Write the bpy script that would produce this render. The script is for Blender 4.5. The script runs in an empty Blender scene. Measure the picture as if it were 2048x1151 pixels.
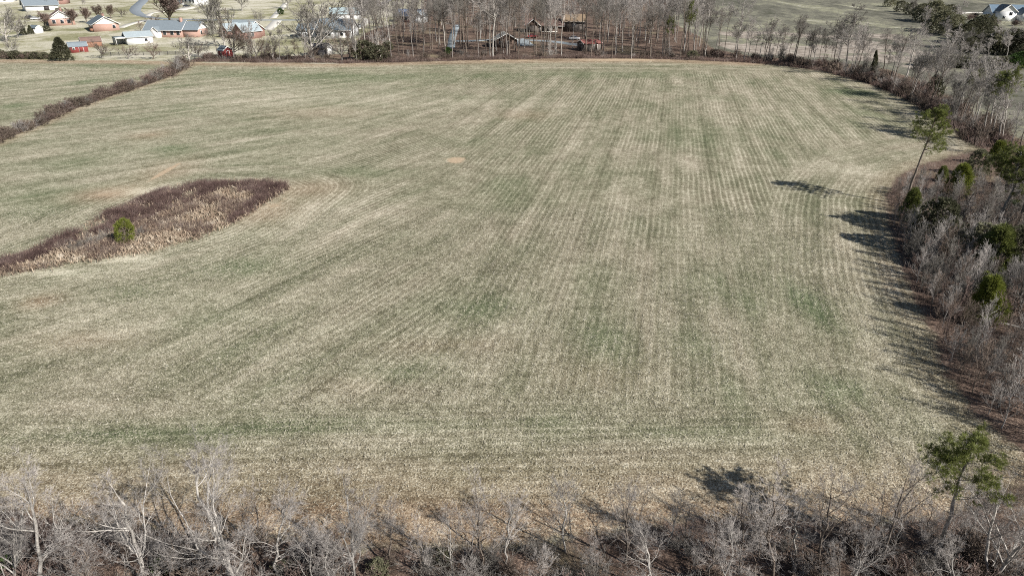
import bpy, math, random
import numpy as np
from mathutils import Quaternion, Vector

# ------------------------------------------------------------------ camera
SC = bpy.context.scene
COL = SC.collection
HFOV, PITCH, CAMH = 77.0, 26.5, 30.0
cd = bpy.data.cameras.new('camera'); cam = bpy.data.objects.new('camera', cd); COL.objects.link(cam)
cd.sensor_width = 36.0; cd.sensor_fit = 'HORIZONTAL'
cd.lens = 18.0 / math.tan(math.radians(HFOV / 2))
cd.clip_start = 0.5; cd.clip_end = 20000
cam.location = (0, 0, CAMH)
cam.rotation_euler = (math.radians(90 - PITCH), 0, 0)
SC.camera = cam

# ------------------------------------------------------------------ sky and sun
SHADOW_AZ, SUN_EL = 145.0, 36.0            # direction the shadows fall (from +X, counter-clockwise), sun height
sx, sy = -math.cos(math.radians(SHADOW_AZ)), -math.sin(math.radians(SHADOW_AZ))   # towards the sun
world = bpy.data.worlds.new('World'); SC.world = world; world.use_nodes = True
wn = world.node_tree; wn.nodes.clear()
wo = wn.nodes.new('ShaderNodeOutputWorld'); wb = wn.nodes.new('ShaderNodeBackground')
sk = wn.nodes.new('ShaderNodeTexSky'); sk.sky_type = 'NISHITA'; sk.sun_disc = False
sk.sun_elevation = math.radians(SUN_EL); sk.sun_rotation = math.atan2(sx, sy)
sk.altitude = 200; sk.air_density = 1.0; sk.dust_density = 1.0; sk.ozone_density = 1.0
wb.inputs['Strength'].default_value = 0.05
wn.links.new(sk.outputs[0], wb.inputs[0]); wn.links.new(wb.outputs[0], wo.inputs[0])
sd = bpy.data.lights.new('sun', 'SUN'); sd.energy = 5.0; sd.angle = math.radians(0.5); sd.color = (1.0, 0.965, 0.915)
sun = bpy.data.objects.new('sun', sd); COL.objects.link(sun)
ce = math.cos(math.radians(SUN_EL))
sun.rotation_euler = Vector((sx * ce, sy * ce, math.sin(math.radians(SUN_EL)))).to_track_quat('Z', 'Y').to_euler()
sun.location = (60, -40, 80)
SC.view_settings.view_transform = 'Standard'; SC.view_settings.look = 'None'
SC.view_settings.exposure = 0.45; SC.view_settings.gamma = 1.0; SC.view_settings.use_curve_mapping = False
SC.cycles.filter_width = 1.1; SC.cycles.use_denoising = False; SC.cycles.sample_clamp_indirect = 4.0
SC.cycles.max_bounces = 4; SC.cycles.diffuse_bounces = 2; SC.cycles.glossy_bounces = 2
SC.cycles.transmission_bounces = 2; SC.cycles.transparent_max_bounces = 4

# ------------------------------------------------------------------ terrain and surveying helpers
P = math.radians(PITCH); CP, SP = math.cos(P), math.sin(P)
FPX = 1024.0 / math.tan(math.radians(HFOV / 2))
def hgt(x, y):
    """ground height: the field is level, the land beyond its far edge climbs gently"""
    y = np.asarray(y, float)
    k = 18.0
    t = np.clip((y - 246.0) / k, -40, 40)
    up = np.where(t > 30, t, np.log1p(np.exp(np.minimum(t, 30)))) * k
    up = np.where(y > 246 + k * 40, y - 246.0, up)
    return 0.045 * up
def G(px, py):
    """point of the land seen at photo pixel (2048 wide)"""
    dx = (px - 1024.0) / FPX; v = (575.5 - py) / FPX
    ry = CP + v * SP; rz = -SP + v * CP
    lo, hi = 5.0, 6000.0
    for _ in range(60):
        m = 0.5 * (lo + hi)
        if CAMH + rz / ry * m > hgt(0, m): lo = m
        else: hi = m
    return (dx / ry * lo, lo)
def GP(pts): return [G(*p) for p in pts]
def topz(Y, py):
    k = (575.5 - py) / FPX
    return CAMH + Y * (k * CP - SP) / (CP + k * SP)
def survey(base, top):
    """position, height and sideways lean of a tree from the foot and the tip"""
    x, y = G(*base); g = float(hgt(x, y)); z = topz(y, top[1])
    h = max(0.5, z - g); depth = y * CP - (z - CAMH) * SP
    lx = (top[0] - 1024.0) / FPX * depth - x
    return x, y, h, math.atan2(lx, h)

rng = np.random.default_rng(7); random.seed(7)

def mk_mesh(name, V, Q, smooth=False):
    V = np.ascontiguousarray(V, dtype=np.float32).reshape(-1, 3); Q = np.ascontiguousarray(Q, dtype=np.int32)
    k = Q.shape[1]
    me = bpy.data.meshes.new(name)
    me.vertices.add(len(V)); me.vertices.foreach_set('co', V.ravel())
    me.loops.add(Q.size); me.loops.foreach_set('vertex_index', Q.ravel())
    me.polygons.add(len(Q)); me.polygons.foreach_set('loop_start', np.arange(0, Q.size, k, dtype=np.int32))
    if smooth: me.polygons.foreach_set('use_smooth', np.ones(len(Q), dtype=bool))
    me.update(calc_edges=True)
    return me
def link(name, data, parent=None, mat=None):
    o = bpy.data.objects.new(name, data); COL.objects.link(o)
    if parent is not None: o.parent = parent
    if mat is not None and data is not None and len(data.materials) == 0: data.materials.append(mat)
    return o
def tag(o, label=None, cat=None, group=None, kind=None):
    if label: o['label'] = label
    if cat: o['category'] = cat
    if group: o['group'] = group
    if kind: o['kind'] = kind
    return o

# ------------------------------------------------------------------ node helper
class N:
    def __init__(s, name):
        s.m = bpy.data.materials.new(name); s.m.use_nodes = True
        s.t = s.m.node_tree; s.t.nodes.clear()
        s.out = s.t.nodes.new('ShaderNodeOutputMaterial'); s.b = s.t.nodes.new('ShaderNodeBsdfPrincipled')
        s.t.links.new(s.b.outputs[0], s.out.inputs[0]); s.b.inputs['Roughness'].default_value = 0.9
        s.b.inputs['Specular IOR Level'].default_value = 0.2
    def put(s, sock, v):
        if isinstance(v, bpy.types.NodeSocket): s.t.links.new(v, sock)
        elif v is not None:
            if sock.type == 'RGBA' and len(v) == 3: v = (*v, 1)
            sock.default_value = v
    def math(s, op, a, b=None, c=None, clamp=False):
        n = s.t.nodes.new('ShaderNodeMath'); n.operation = op; n.use_clamp = clamp
        for i, v in enumerate((a, b, c)):
            if v is not None: s.put(n.inputs[i], v)
        return n.outputs[0]
    def mix(s, f, a, b, blend='MIX'):
        n = s.t.nodes.new('ShaderNodeMix'); n.data_type = 'RGBA'; n.blend_type = blend
        s.put(n.inputs[0], f); s.put(n.inputs[6], a); s.put(n.inputs[7], b)
        return n.outputs[2]
    def noise(s, vec, scale, detail=3, rough=0.55, dist=0.0):
        n = s.t.nodes.new('ShaderNodeTexNoise'); s.put(n.inputs['Vector'], vec)
        n.inputs['Scale'].default_value = scale; n.inputs['Detail'].default_value = detail
        n.inputs['Roughness'].default_value = rough; n.inputs['Distortion'].default_value = dist
        return n.outputs[0]
    def vnoise(s, vec, scale, rand=1.0, out='Color'):
        n = s.t.nodes.new('ShaderNodeTexVoronoi'); s.put(n.inputs['Vector'], vec); n.inputs['Scale'].default_value = scale
        n.inputs['Randomness'].default_value = rand
        return n.outputs[out]
    def ramp(s, f, stops):
        n = s.t.nodes.new('ShaderNodeValToRGB'); s.put(n.inputs[0], f); e = n.color_ramp.elements
        while len(e) < len(stops): e.new(0.5)
        for el, (p, c) in zip(e, stops):
            el.position = p; el.color = (*c, 1) if len(c) == 3 else c
        return n.outputs[0]
    def rng(s, v, a, b, c=0.0, d=1.0, smooth=True):
        n = s.t.nodes.new('ShaderNodeMapRange'); n.interpolation_type = 'SMOOTHSTEP' if smooth else 'LINEAR'
        s.put(n.inputs[0], v)
        for i, k in zip((1, 2, 3, 4), (a, b, c, d)): n.inputs[i].default_value = k
        return n.outputs[0]
    def attr(s, name):
        n = s.t.nodes.new('ShaderNodeAttribute'); n.attribute_name = name
        sp = s.t.nodes.new('ShaderNodeSeparateColor'); s.t.links.new(n.outputs['Color'], sp.inputs[0])
        return sp.outputs[0], sp.outputs[1], sp.outputs[2], n.outputs['Alpha']
    def pos(s):
        return s.t.nodes.new('ShaderNodeNewGeometry').outputs['Position']
    def obj(s):
        return s.t.nodes.new('ShaderNodeTexCoord').outputs['Object']
    def rand(s):
        return s.t.nodes.new('ShaderNodeObjectInfo').outputs['Random']
    def sep(s, v):
        n = s.t.nodes.new('ShaderNodeSeparateXYZ'); s.put(n.inputs[0], v); return n.outputs
    def comb(s, x, y, z=0.0):
        n = s.t.nodes.new('ShaderNodeCombineXYZ')
        for i, v in enumerate((x, y, z)): s.put(n.inputs[i], v)
        return n.outputs[0]
    def bump(s, h, strength=0.5, dist=0.1):
        n = s.t.nodes.new('ShaderNodeBump'); n.inputs['Strength'].default_value = strength; n.inputs['Distance'].default_value = dist
        s.put(n.inputs['Height'], h); s.t.links.new(n.outputs[0], s.b.inputs['Normal'])
    def done(s, col, rough=None):
        s.put(s.b.inputs['Base Color'], col)
        if rough is not None: s.put(s.b.inputs['Roughness'], rough)
        return s.m
MATS = {}
def plain(name, c, var=0.12, scale=2.0, rough=0.85, rnd=0.0, spec=0.2, metal=0.0):
    """a colour with grain and blotches of its own"""
    if name in MATS: return MATS[name]
    n = N(name); v = n.noise(n.obj(), scale, 4, 0.6)
    a = tuple(max(0, k * (1 - var * 2)) for k in c); b = tuple(min(1, k * (1 + var * 2)) for k in c)
    col = n.mix(v, a, b)
    if rnd:
        col = n.mix(n.math('MULTIPLY', n.rand(), 1.0), n.mix(1.0, col, (1 - rnd,) * 3, 'MULTIPLY'), n.mix(1.0, col, (1 + rnd,) * 3, 'MULTIPLY'))
    n.b.inputs['Specular IOR Level'].default_value = spec; n.b.inputs['Metallic'].default_value = metal
    MATS[name] = n.done(col, rough); return MATS[name]

# ------------------------------------------------------------------ ground material: everything reads survey attributes of the sheet
def ground_material():
    n = N('land')
    wA, wB, wC, wD = n.attr('rowsA'); wE, edge, green, soil = n.attr('rowsB'); litter, lawn, pale, meadow = n.attr('cover'); tan, redd, _, _ = n.attr('tint')
    p = n.pos(); x, y, z = n.sep(p)
    wob = n.math('MULTIPLY', n.math('SUBTRACT', n.noise(p, 0.06, 1), 0.5), 0.7)
    rows, strk, tram = None, None, None
    def family(w, ph, al, amp):
        nonlocal rows, strk, tram
        ph2 = n.math('ADD', ph, wob)
        s = n.math('SINE', n.math('MULTIPLY', ph2, 2 * math.pi / 0.78))
        s = n.math('SUBTRACT', n.math('POWER', n.math('MULTIPLY_ADD', s, 0.5, 0.5), 2.2), 0.36)
        st = n.noise(n.comb(n.math('MULTIPLY', ph2, 0.26), n.math('MULTIPLY', al, 0.028)), 1.0, 4, 0.72)
        a = n.math('MULTIPLY', n.math('MULTIPLY', s, amp), w); b = n.math('MULTIPLY', n.math('SUBTRACT', st, 0.5), w)
        tr = n.math('MULTIPLY', n.math('POWER', n.math('ABSOLUTE', n.math('COSINE', n.math('MULTIPLY', ph2, math.pi / 8.6))), 90.0), w)
        tram = tr if tram is None else n.math('ADD', tram, tr)
        rows = a if rows is None else n.math('ADD', rows, a); strk = b if strk is None else n.math('ADD', strk, b)
    for w, deg, amp in ((wA, 13.0, 1.0), (wB, 30.0, 1.0), (wC, 50.0, 0.9), (wD, 88.0, 0.7)):
        c, s = math.cos(math.radians(deg)), math.sin(math.radians(deg))
        ph = n.math('SUBTRACT', n.math('MULTIPLY', x, c), n.math('MULTIPLY', y, s))
        al = n.math('ADD', n.math('MULTIPLY', x, s), n.math('MULTIPLY', y, c))
        family(w, ph, al, amp)
    family(wE, n.math('MULTIPLY', edge, 100.0), n.math('ADD', x, y), 0.9)
    fleck = n.noise(p, 7.0, 2, 0.85)                          # straw and stubble, a hand wide
    fleck2 = n.noise(p, 1.3, 2, 0.75)
    big = n.noise(p, 0.055, 3, 0.6)
    mid = n.noise(p, 0.3, 2, 0.6)
    patchy = n.rng(n.noise(p, 0.035, 3, 0.6, 0.6), 0.35, 0.7)
    rowamp = n.math('MULTIPLY_ADD', patchy, 0.22, 0.04)
    t = n.math('MULTIPLY_ADD', n.math('SUBTRACT', fleck, 0.5), 2.2, 0.485)
    t = n.math('MULTIPLY_ADD', n.math('SUBTRACT', fleck2, 0.5), 0.85, t)
    t = n.math('MULTIPLY_ADD', rows, rowamp, t)
    t = n.math('MULTIPLY_ADD', strk, 0.50, t)
    t = n.math('MULTIPLY_ADD', n.math('SUBTRACT', mid, 0.5), 0.42, t)
    t = n.math('MULTIPLY_ADD', tram, -0.09, t)
    gfac = n.math('ADD', n.math('MULTIPLY', green, 0.75), n.math('MULTIPLY_ADD', n.math('SUBTRACT', big, 0.5), 1.0, 0.36))
    gfac = n.math('MULTIPLY_ADD', strk, -1.25, gfac, clamp=True)
    t = n.math('MULTIPLY_ADD', gfac, -0.13, t)
    t = n.math('MULTIPLY_ADD', pale, 0.20, t, clamp=True)
    dark = n.mix(gfac, (0.118, 0.094, 0.064), (0.058, 0.076, 0.038))
    midc = n.mix(gfac, (0.312, 0.268, 0.194), (0.178, 0.200, 0.110))
    light = n.mix(n.math('MULTIPLY', gfac, 0.6), (0.69, 0.63, 0.495), (0.49, 0.50, 0.35))
    midc = n.mix(tan, midc, (0.325, 0.240, 0.160)); light = n.mix(n.math('MULTIPLY', tan, 0.7), light, (0.60, 0.49, 0.36))
    dark = n.mix(tan, dark, (0.145, 0.096, 0.060))
    f1 = n.rng(t, 0.12, 0.50); f2 = n.rng(t, 0.48, 0.92)
    crop = n.mix(f2, n.mix(f1, dark, midc), light)
    soilc = n.mix(n.noise(p, 1.6, 3), (0.50, 0.35, 0.215), (0.64, 0.53, 0.385))
    sf = n.rng(n.math('MULTIPLY_ADD', n.math('SUBTRACT', n.noise(p, 0.9, 4, 0.7), 0.5), 1.2, soil), 0.3, 0.75)
    crop = n.mix(sf, crop, n.mix(n.rng(fleck, 0.3, 0.7), n.mix(1.0, soilc, (0.62,) * 3, 'MULTIPLY'), soilc))
    # leaf litter of the woods
    leaf = n.vnoise(p, 5.5); lf = n.sep(leaf)[0]
    litc = n.ramp(n.math('MULTIPLY_ADD', n.math('SUBTRACT', fleck, 0.5), 1.2, n.math('MULTIPLY_ADD', n.math('SUBTRACT', mid, 0.5), 0.7, n.math('MULTIPLY_ADD', lf, 0.35, 0.32))),
                  [(0.05, (0.030, 0.024, 0.020)), (0.35, (0.092, 0.064, 0.049)), (0.62, (0.175, 0.122, 0.094)), (0.95, (0.37, 0.285, 0.22))])
    litc = n.mix(n.rng(big, 0.52, 0.75), litc, n.ramp(fleck, [(0.2, (0.10, 0.085, 0.05)), (0.8, (0.36, 0.30, 0.20))]))
    # dormant lawn
    lwt = n.math('MULTIPLY_ADD', n.math('SUBTRACT', n.noise(p, 0.05, 5, 0.7, 0.5), 0.5), 1.7, 0.45)
    lwt = n.math('MULTIPLY_ADD', n.math('SUBTRACT', fleck2, 0.5), 0.6, lwt)
    lwc = n.ramp(lwt, [(0.05, (0.17, 0.175, 0.085)), (0.30, (0.29, 0.275, 0.165)), (0.54, (0.48, 0.45, 0.345)), (0.95, (0.66, 0.615, 0.53))])
    # rough meadow
    mst = n.math('MULTIPLY_ADD', n.math('SUBTRACT', n.noise(n.comb(n.math('MULTIPLY', x, 0.7), n.math('MULTIPLY', y, 0.35)), 0.045, 5, 0.65, 1.2), 0.5), 1.8, 0.5)
    mst = n.math('MULTIPLY_ADD', n.math('SUBTRACT', fleck2, 0.5), 0.8, n.math('MULTIPLY_ADD', n.math('SUBTRACT', mid, 0.5), 0.7, mst))
    mec = n.ramp(mst, [(0.05, (0.075, 0.078, 0.052)), (0.34, (0.130, 0.125, 0.098)), (0.55, (0.190, 0.182, 0.142)), (0.74, (0.27, 0.265, 0.175)), (0.97, (0.44, 0.41, 0.36))])
    rdc = n.ramp(n.math('MULTIPLY_ADD', n.math('SUBTRACT', mid, 0.5), 1.2, fleck2), [(0.2, (0.20, 0.165, 0.135)), (0.55, (0.35, 0.305, 0.255)), (0.9, (0.50, 0.44, 0.38))])
    ej = n.math('MULTIPLY', n.math('SUBTRACT', n.noise(p, 0.55, 4, 0.7), 0.5), 1.1)
    def on(base, w, c):
        return n.mix(n.rng(n.math('ADD', w, ej), 0.3, 0.7), base, c)
    col = on(crop, lawn, lwc); col = on(col, meadow, mec); col = on(col, n.math('MULTIPLY_ADD', n.math('SUBTRACT', n.noise(p, 0.035, 3, 0.6), 0.5), 1.6, redd), n.mix(n.math('MULTIPLY', lawn, 0.0), rdc, rdc)) if False else on(col, n.math('MULTIPLY', redd, n.rng(n.noise(p, 0.04, 3, 0.65), 0.36, 0.56)), rdc); col = on(col, litter, litc)
    n.bump(fleck, 0.8, 0.10)
    n.b.inputs['Specular IOR Level'].default_value = 0.1
    return n.done(col, 0.95)
LAND = ground_material()

# ------------------------------------------------------------------ the land: one sheet, cut along the zones it is made of
def axis(fine, a, b, g, far, start=None):
    v = [a]
    while v[-1] < b: v.append(v[-1] + fine)
    d = fine
    while v[-1] < far:
        d = d + d * 0 + (v[-1] - b) * 0 + g * fine if False else fine + g * (v[-1] - b)
        v.append(v[-1] + d)
    return v
xp = axis(0.8, 0, 62, 0.014, 480); xp += list(np.geomspace(xp[-1] * 1.08, 6000, 22))
XS = np.array([-v for v in xp[:0:-1]] + xp)
ys = axis(0.7, 18, 112, 0.0105, 640); ys += list(np.geomspace(ys[-1] * 1.04, 9000, 26))
YS = np.array([-3000, -1000, -300, -100, -40, -15, 0, 8, 13, 16] + ys)
GX, GY = np.meshgrid(XS, YS); GXf, GYf = GX.ravel(), GY.ravel()

def inpoly(poly, X=None, Y=None):
    X = GXf if X is None else X; Y = GYf if Y is None else Y
    r = np.zeros(X.shape, bool); k = len(poly)
    for i in range(k):
        x1, y1 = poly[i]; x2, y2 = poly[(i + 1) % k]
        if y1 == y2: continue
        c = ((Y > y1) != (Y > y2)) & (X < (x2 - x1) * (Y - y1) / (y2 - y1) + x1)
        r ^= c
    return r
def dist_line(pts, X=None, Y=None):
    X = GXf if X is None else X; Y = GYf if Y is None else Y
    d = np.full(X.shape, 1e9)
    for (x1, y1), (x2, y2) in zip(pts[:-1], pts[1:]):
        L2 = (x2 - x1) ** 2 + (y2 - y1) ** 2
        t = np.clip(((X - x1) * (x2 - x1) + (Y - y1) * (y2 - y1)) / max(L2, 1e-9), 0, 1)
        d = np.minimum(d, np.hypot(X - x1 - t * (x2 - x1), Y - y1 - t * (y2 - y1)))
    return d
def blob(px, py, rx, ry):
    x0, y0 = G(px, py); ppm = FPX / (y0 * CP + (CAMH - hgt(0, y0)) * SP)
    sw = rx / ppm; sh = abs(G(px, py - ry)[1] - G(px, py + ry)[1]) / 2
    return np.exp(-0.5 * (((GXf - x0) / sw * 1.3) ** 2 + ((GYf - y0) / sh * 1.3) ** 2))
def sstep(v, a, b):
    t = np.clip((v - a) / (b - a), 0, 1); return t * t * (3 - 2 * t)

FRONT_EDGE = GP([(-500, 930), (-200, 1000), (0, 1018), (250, 1058), (500, 1075), (800, 1098), (1000, 1092), (1150, 1075), (1300, 1045), (1500, 1035), (1700, 1045), (1850, 1040), (2048, 965)])
front_poly = [(-200, -100), (-200, FRONT_EDGE[0][1])] + FRONT_EDGE + [(60, 34), (200, 34), (200, -100)]
WOOD_EDGE = [(34, 30.5)] + GP([(2048, 905), (1990, 860), (1930, 800), (1890, 740), (1870, 680), (1845, 630), (1815, 570), (1795, 510), (1775, 450), (1768, 412), (1778, 378), (1800, 350), (1850, 328), (1910, 312), (1965, 300)])
wood_poly = [(60, 29)] + WOOD_EDGE + GP([(2100, 335), (2500, 430)]) + [(220, 90), (220, 29)]
LINE_EDGE = GP([(1480, 125), (1560, 131), (1650, 143), (1740, 168), (1800, 192), (1860, 222), (1900, 247), (1965, 300)])
line_poly = LINE_EDGE + GP([(2100, 335), (2600, 430), (2600, 380), (2100, 296), (1990, 262), (1905, 200), (1850, 165), (1780, 140), (1700, 128), (1600, 119), (1480, 112)])
farwood_poly = GP([(690, 127), (800, 125.5), (900, 122), (1000, 119.5), (1200, 116.5), (1330, 119), (1480, 125), (1500, 112), (1425, 98), (1400, 74), (1345, 46), (1335, 5), (1310, -25), (850, -25), (845, 15), (800, 45), (740, 62), (700, 90)])
strip_poly = GP([(375, 124), (690, 127), (692, 108), (560, 113), (440, 113), (375, 119)])
hedge_line = GP([(-60, 305), (0, 279), (63, 254), (125, 225), (208, 194), (292, 169), (345, 148), (370, 133)])
ISLAND_PX = [(-60, 548), (0, 527), (83, 494), (167, 461), (225, 426), (292, 395), (354, 374), (417, 368), (500, 364), (555, 369), (577, 378), (534, 405), (480, 439), (438, 460), (354, 490), (292, 508), (208, 518), (125, 532), (0, 552), (-60, 566)]
island_poly = GP(ISLAND_PX)
field_far = GP([(-300, 121), (0, 119.5), (250, 121), (390, 125), (690, 127.5), (1000, 120), (1300, 118.5), (1480, 125)])
lawn_poly = GP([(-900, 130)]) + [field_far[0]] + field_far[1:5] + GP([(700, 90), (740, 62), (800, 45), (845, 15), (850, -25)]) + [(-60, 5000), (-5000, 5000), (-5000, 300)]
meadow_poly = GP([(1480, 112), (1600, 119), (1700, 128), (1780, 140), (1850, 165), (1905, 200), (1990, 262), (2100, 296), (2600, 380)]) + [(3000, 300), (5000, 5000), (400, 5000)] + GP([(1335, -20), (1345, 46), (1400, 74), (1425, 98)])
bare_poly = GP([(1440, 60), (1520, 62), (1650, 70), (1800, 68), (1860, 100), (1890, 125), (1880, 150), (1800, 134), (1700, 122), (1600, 114), (1500, 108), (1435, 92)])

front = inpoly(front_poly); wood = inpoly(wood_poly); tline = inpoly(line_poly); fwood = inpoly(farwood_poly); strip = inpoly(strip_poly)
lawn = inpoly(lawn_poly) & ~fwood; mead = inpoly(meadow_poly) & ~fwood & ~tline & ~wood
beyond = (GYf > 900); lawn |= beyond & (GXf < 0) & ~fwood; mead |= beyond & (GXf >= 0) & ~fwood
bare = inpoly(bare_poly) & mead
isl = inpoly(island_poly)
litter = (front | wood | tline | fwood | strip).astype(float)
litter = np.maximum(litter, (dist_line(hedge_line) < 1.3) * 0.6)
litter = np.maximum(litter, isl * 0.55)
def soft(m, k=2):
    a = np.asarray(m, float).reshape(len(YS), len(XS))
    for _ in range(k):
        a = np.pad(a, 1, mode='edge'); a = (a[:-2, 1:-1] + a[2:, 1:-1] + 2 * a[1:-1, 1:-1]) / 4; a = np.pad(a, ((0, 0), (1, 1)), mode='edge'); a = (a[:, :-2] + a[:, 2:] + 2 * a[:, 1:-1]) / 4
    return a.ravel()
litter = soft(litter, 3)
edge_d = dist_line(WOOD_EDGE + LINE_EDGE[::-1][1:])
# row families
wE = np.maximum(sstep(edge_d, 17, 12) * sstep(GYf, 140, 120) * (GXf > 0), sstep(dist_line(island_poly + island_poly[:1]), 15, 9) * (GXf < -8))
wD = np.maximum(sstep(GYf, 43, 38), sstep(GYf, 205, 222)) * (1 - wE)
dirn = sstep(GXf + 0.10 * (GYf - 60), 6, -16); dirn2 = sstep(GXf + 0.05 * (GYf - 60), -22, -46)
rest = (1 - wE) * (1 - wD)
wC = rest * dirn2; wB = rest * dirn * (1 - dirn2); wA = rest * (1 - dirn)
green = np.zeros_like(GXf); soil = np.zeros_like(GXf); tan = np.zeros_like(GXf); pale = np.zeros_like(GXf)
for a in [(345, 297, 45, 9, .8), (750, 158, 170, 9, .5), (540, 150, 130, 8, .5), (1000, 150, 150, 8, .45), (1290, 148, 130, 7, .4), (700, 345, 110, 12, .45), (1010, 370, 60, 30, .5), (1350, 265, 80, 25, .5), (940, 615, 110, 32, .65), (480, 535, 70, 18, .5), (250, 590, 70, 15, .4), (1230, 700, 50, 55, .55), (1610, 600, 30, 55, .7), (1690, 780, 45, 28, .6), (1390, 690, 40, 40, .4), (800, 745, 80, 18, .5), (700, 850, 330, 22, .45), (250, 868, 170, 16, .45), (1420, 868, 220, 18, .45), (1700, 185, 45, 8, .9), (1722, 225, 30, 15, .6), (25, 212, 32, 6, .7), (170, 163, 26, 5, .8), (80, 390, 90, 22, .4), (150, 330, 70, 20, .5), (60, 425, 60, 15, .5), (1440, 575, 40, 40, .4), (1110, 840, 60, 40, .35), (210, 130, 160, 4, .5), (430, 640, 90, 20, .3), (1460, 780, 30, 40, .35), (1180, 560, 60, 40, .3)]:
    green += a[4] * blob(*a[:4])
for a in [(160, 680, 90, 18, .35), (700, 770, 60, 20, .2), (900, 690, 130, 14, .25), (1200, 745, 90, 36, .2), (300, 270, 34, 8, .6), (215, 388, 60, 14, .9), (330, 345, 50, 25, .5), (530, 425, 60, 20, .7), (620, 378, 70, 18, .6), (80, 602, 36, 14, .8), (1050, 230, 50, 10, .4), (640, 225, 90, 12, .3), (1620, 850, 60, 20, .4)]:
    tan += a[4] * blob(*a[:4])
tan += 0.55 * sstep(GYf, 36.5, 30) * (~front) + 0.95 * sstep(GYf, 31, 28) * (~front)
ff_d = dist_line(field_far); tan += 0.9 * sstep(ff_d, 11, 3); tan += 0.5 * sstep(dist_line(hedge_line), 4, 1.5); tan += 0.3 * sstep(edge_d, 4, 1)
for a in [(331, 343, 5, 16, 1.5), (334, 322, 6, 6, .6), (215, 388, 46, 9, .52), (250, 372, 40, 5, .36), (300, 270, 24, 4, .36), (912, 320, 18, 6, 1.2), (545, 412, 22, 8, .6), (575, 395, 12, 8, .5), (1240, 120, 90, 1.8, 1.3), (985, 121.5, 28, 1.2, 1.1), (1050, 121.5, 20, 1.0, .9), (460, 126, 130, 1.4, .75), (170, 124, 170, 1.2, .6), (1900, 245, 22, 5, .4)]:
    soil += a[4] * blob(*a[:4])
for a in [(250, 517, 60, 7, 2.4), (310, 382, 60, 8, 2.0), (100, 545, 90, 8, 1.6), (300, 370, 70, 12, .5), (860, 720, 30, 7, 1.0), (560, 190, 150, 20, .3), (650, 420, 120, 40, .45), (450, 470, 90, 20, .3), (1500, 300, 120, 40, .15), (1700, 340, 60, 12, .7), (250, 640, 180, 40, .3), (60, 150, 120, 10, .5), (900, 205, 160, 12, .35), (1600, 240, 90, 40, .25), (920, 520, 150, 50, -.25), (1100, 480, 140, 60, -.2), (600, 650, 80, 40, .2), (1290, 450, 100, 60, .15)]:
    pale += a[4] * blob(*a[:4])
pale += 0.3 * sstep(GXf, -14, -40) * sstep(GYf, 44, 60)
green += 0.12 * sstep(GXf, -20, -50)
NX, NY = len(XS), len(YS)
V = np.stack([GXf, GYf, hgt(GXf, GYf)], 1)
idx = np.arange(NX * NY).reshape(NY, NX)
Q = np.stack([idx[:-1, :-1], idx[:-1, 1:], idx[1:, 1:], idx[1:, :-1]], -1).reshape(-1, 4)
zone = np.zeros(NX * NY, int)
zone[lawn] = 1; zone[mead] = 2; zone[fwood | strip] = 3; zone[wood | tline] = 4; zone[front] = 5
zone[(zone == 0) & (GXf < -30) & (GYf > 100) & inpoly(GP([(-900, 700), (-60, 305), (0, 279), (125, 225), (292, 169), (370, 133), (250, 121), (0, 119.5), (-900, 121)]))] = 6
zq = zone[Q[:, 0]]
def layer(me, name, comps, sel):
    a = me.color_attributes.new(name, 'FLOAT_COLOR', 'POINT')
    a.data.foreach_set('color', np.stack(comps, 1)[sel].astype(np.float32).ravel())
one = np.ones_like(GXf)
def land_piece(name, z):
    q = Q[zq == z]; sel, inv = np.unique(q, return_inverse=True)
    me = mk_mesh(name, V[sel], inv.reshape(-1, 4), True)
    layer(me, 'rowsA', (wA, wB, wC, wD), sel); layer(me, 'rowsB', (wE, np.where(GXf < 0, dist_line(island_poly + island_poly[:1]), edge_d) / 100.0, green, soil), sel)
    layer(me, 'cover', (litter, soft(lawn, 1), pale, soft(mead, 1)), sel); layer(me, 'tint', (np.clip(tan, 0, 1), soft(bare, 4), one, one), sel)
    return tag(link(name, me, None, LAND), kind='structure')
for nm, z in (('crop_field', 0), ('lawn', 1), ('meadow', 2), ('far_woodland_floor', 3), ('side_woodland_floor', 4), ('near_woodland_floor', 5), ('neighbouring_field', 6)):
    land_piece(nm, z)

# ------------------------------------------------------------------ roads and drives
def strip_mesh(name, px, width, mat, lift=0.06, world=None):
    pts = np.array(world if world is not None else GP(px)); seg = np.r_[0, np.cumsum(np.hypot(*np.diff(pts, axis=0).T))]
    s = np.linspace(0, seg[-1], max(4, int(seg[-1] / 2.0)))
    x = np.interp(s, seg, pts[:, 0]); y = np.interp(s, seg, pts[:, 1])
    for _ in range(6):
        x[1:-1] = (x[:-2] + 2 * x[1:-1] + x[2:]) / 4; y[1:-1] = (y[:-2] + 2 * y[1:-1] + y[2:]) / 4
    tx, ty = np.gradient(x), np.gradient(y); L = np.hypot(tx, ty); nx, ny = -ty / L, tx / L
    w = width / 2 * (1 + 0.04 * np.sin(s * 0.7))
    off = np.array([-1.0, -0.96, 0.96, 1.0]); dz = np.array([-0.1, lift, lift, -0.1])
    Vv = np.stack([x[:, None] + nx[:, None] * w[:, None] * off, y[:, None] + ny[:, None] * w[:, None] * off,
                   hgt(x, y)[:, None] + dz[None, :] + 0 * x[:, None]], -1).reshape(-1, 3)
    i = np.arange(len(s) - 1)[:, None] * 4 + np.arange(3)[None, :]
    q = np.stack([i, i + 4, i + 5, i + 1], -1).reshape(-1, 4)[:, ::-1]
    return tag(link(name, mk_mesh(name, Vv, q), None, mat), kind='structure')
ASPH = plain('asphalt_grey', (0.235, 0.262, 0.285), 0.08, 0.6, 0.9)
ASPH2 = plain('asphalt_old', (0.275, 0.275, 0.275), 0.1, 0.5, 0.9)
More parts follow.
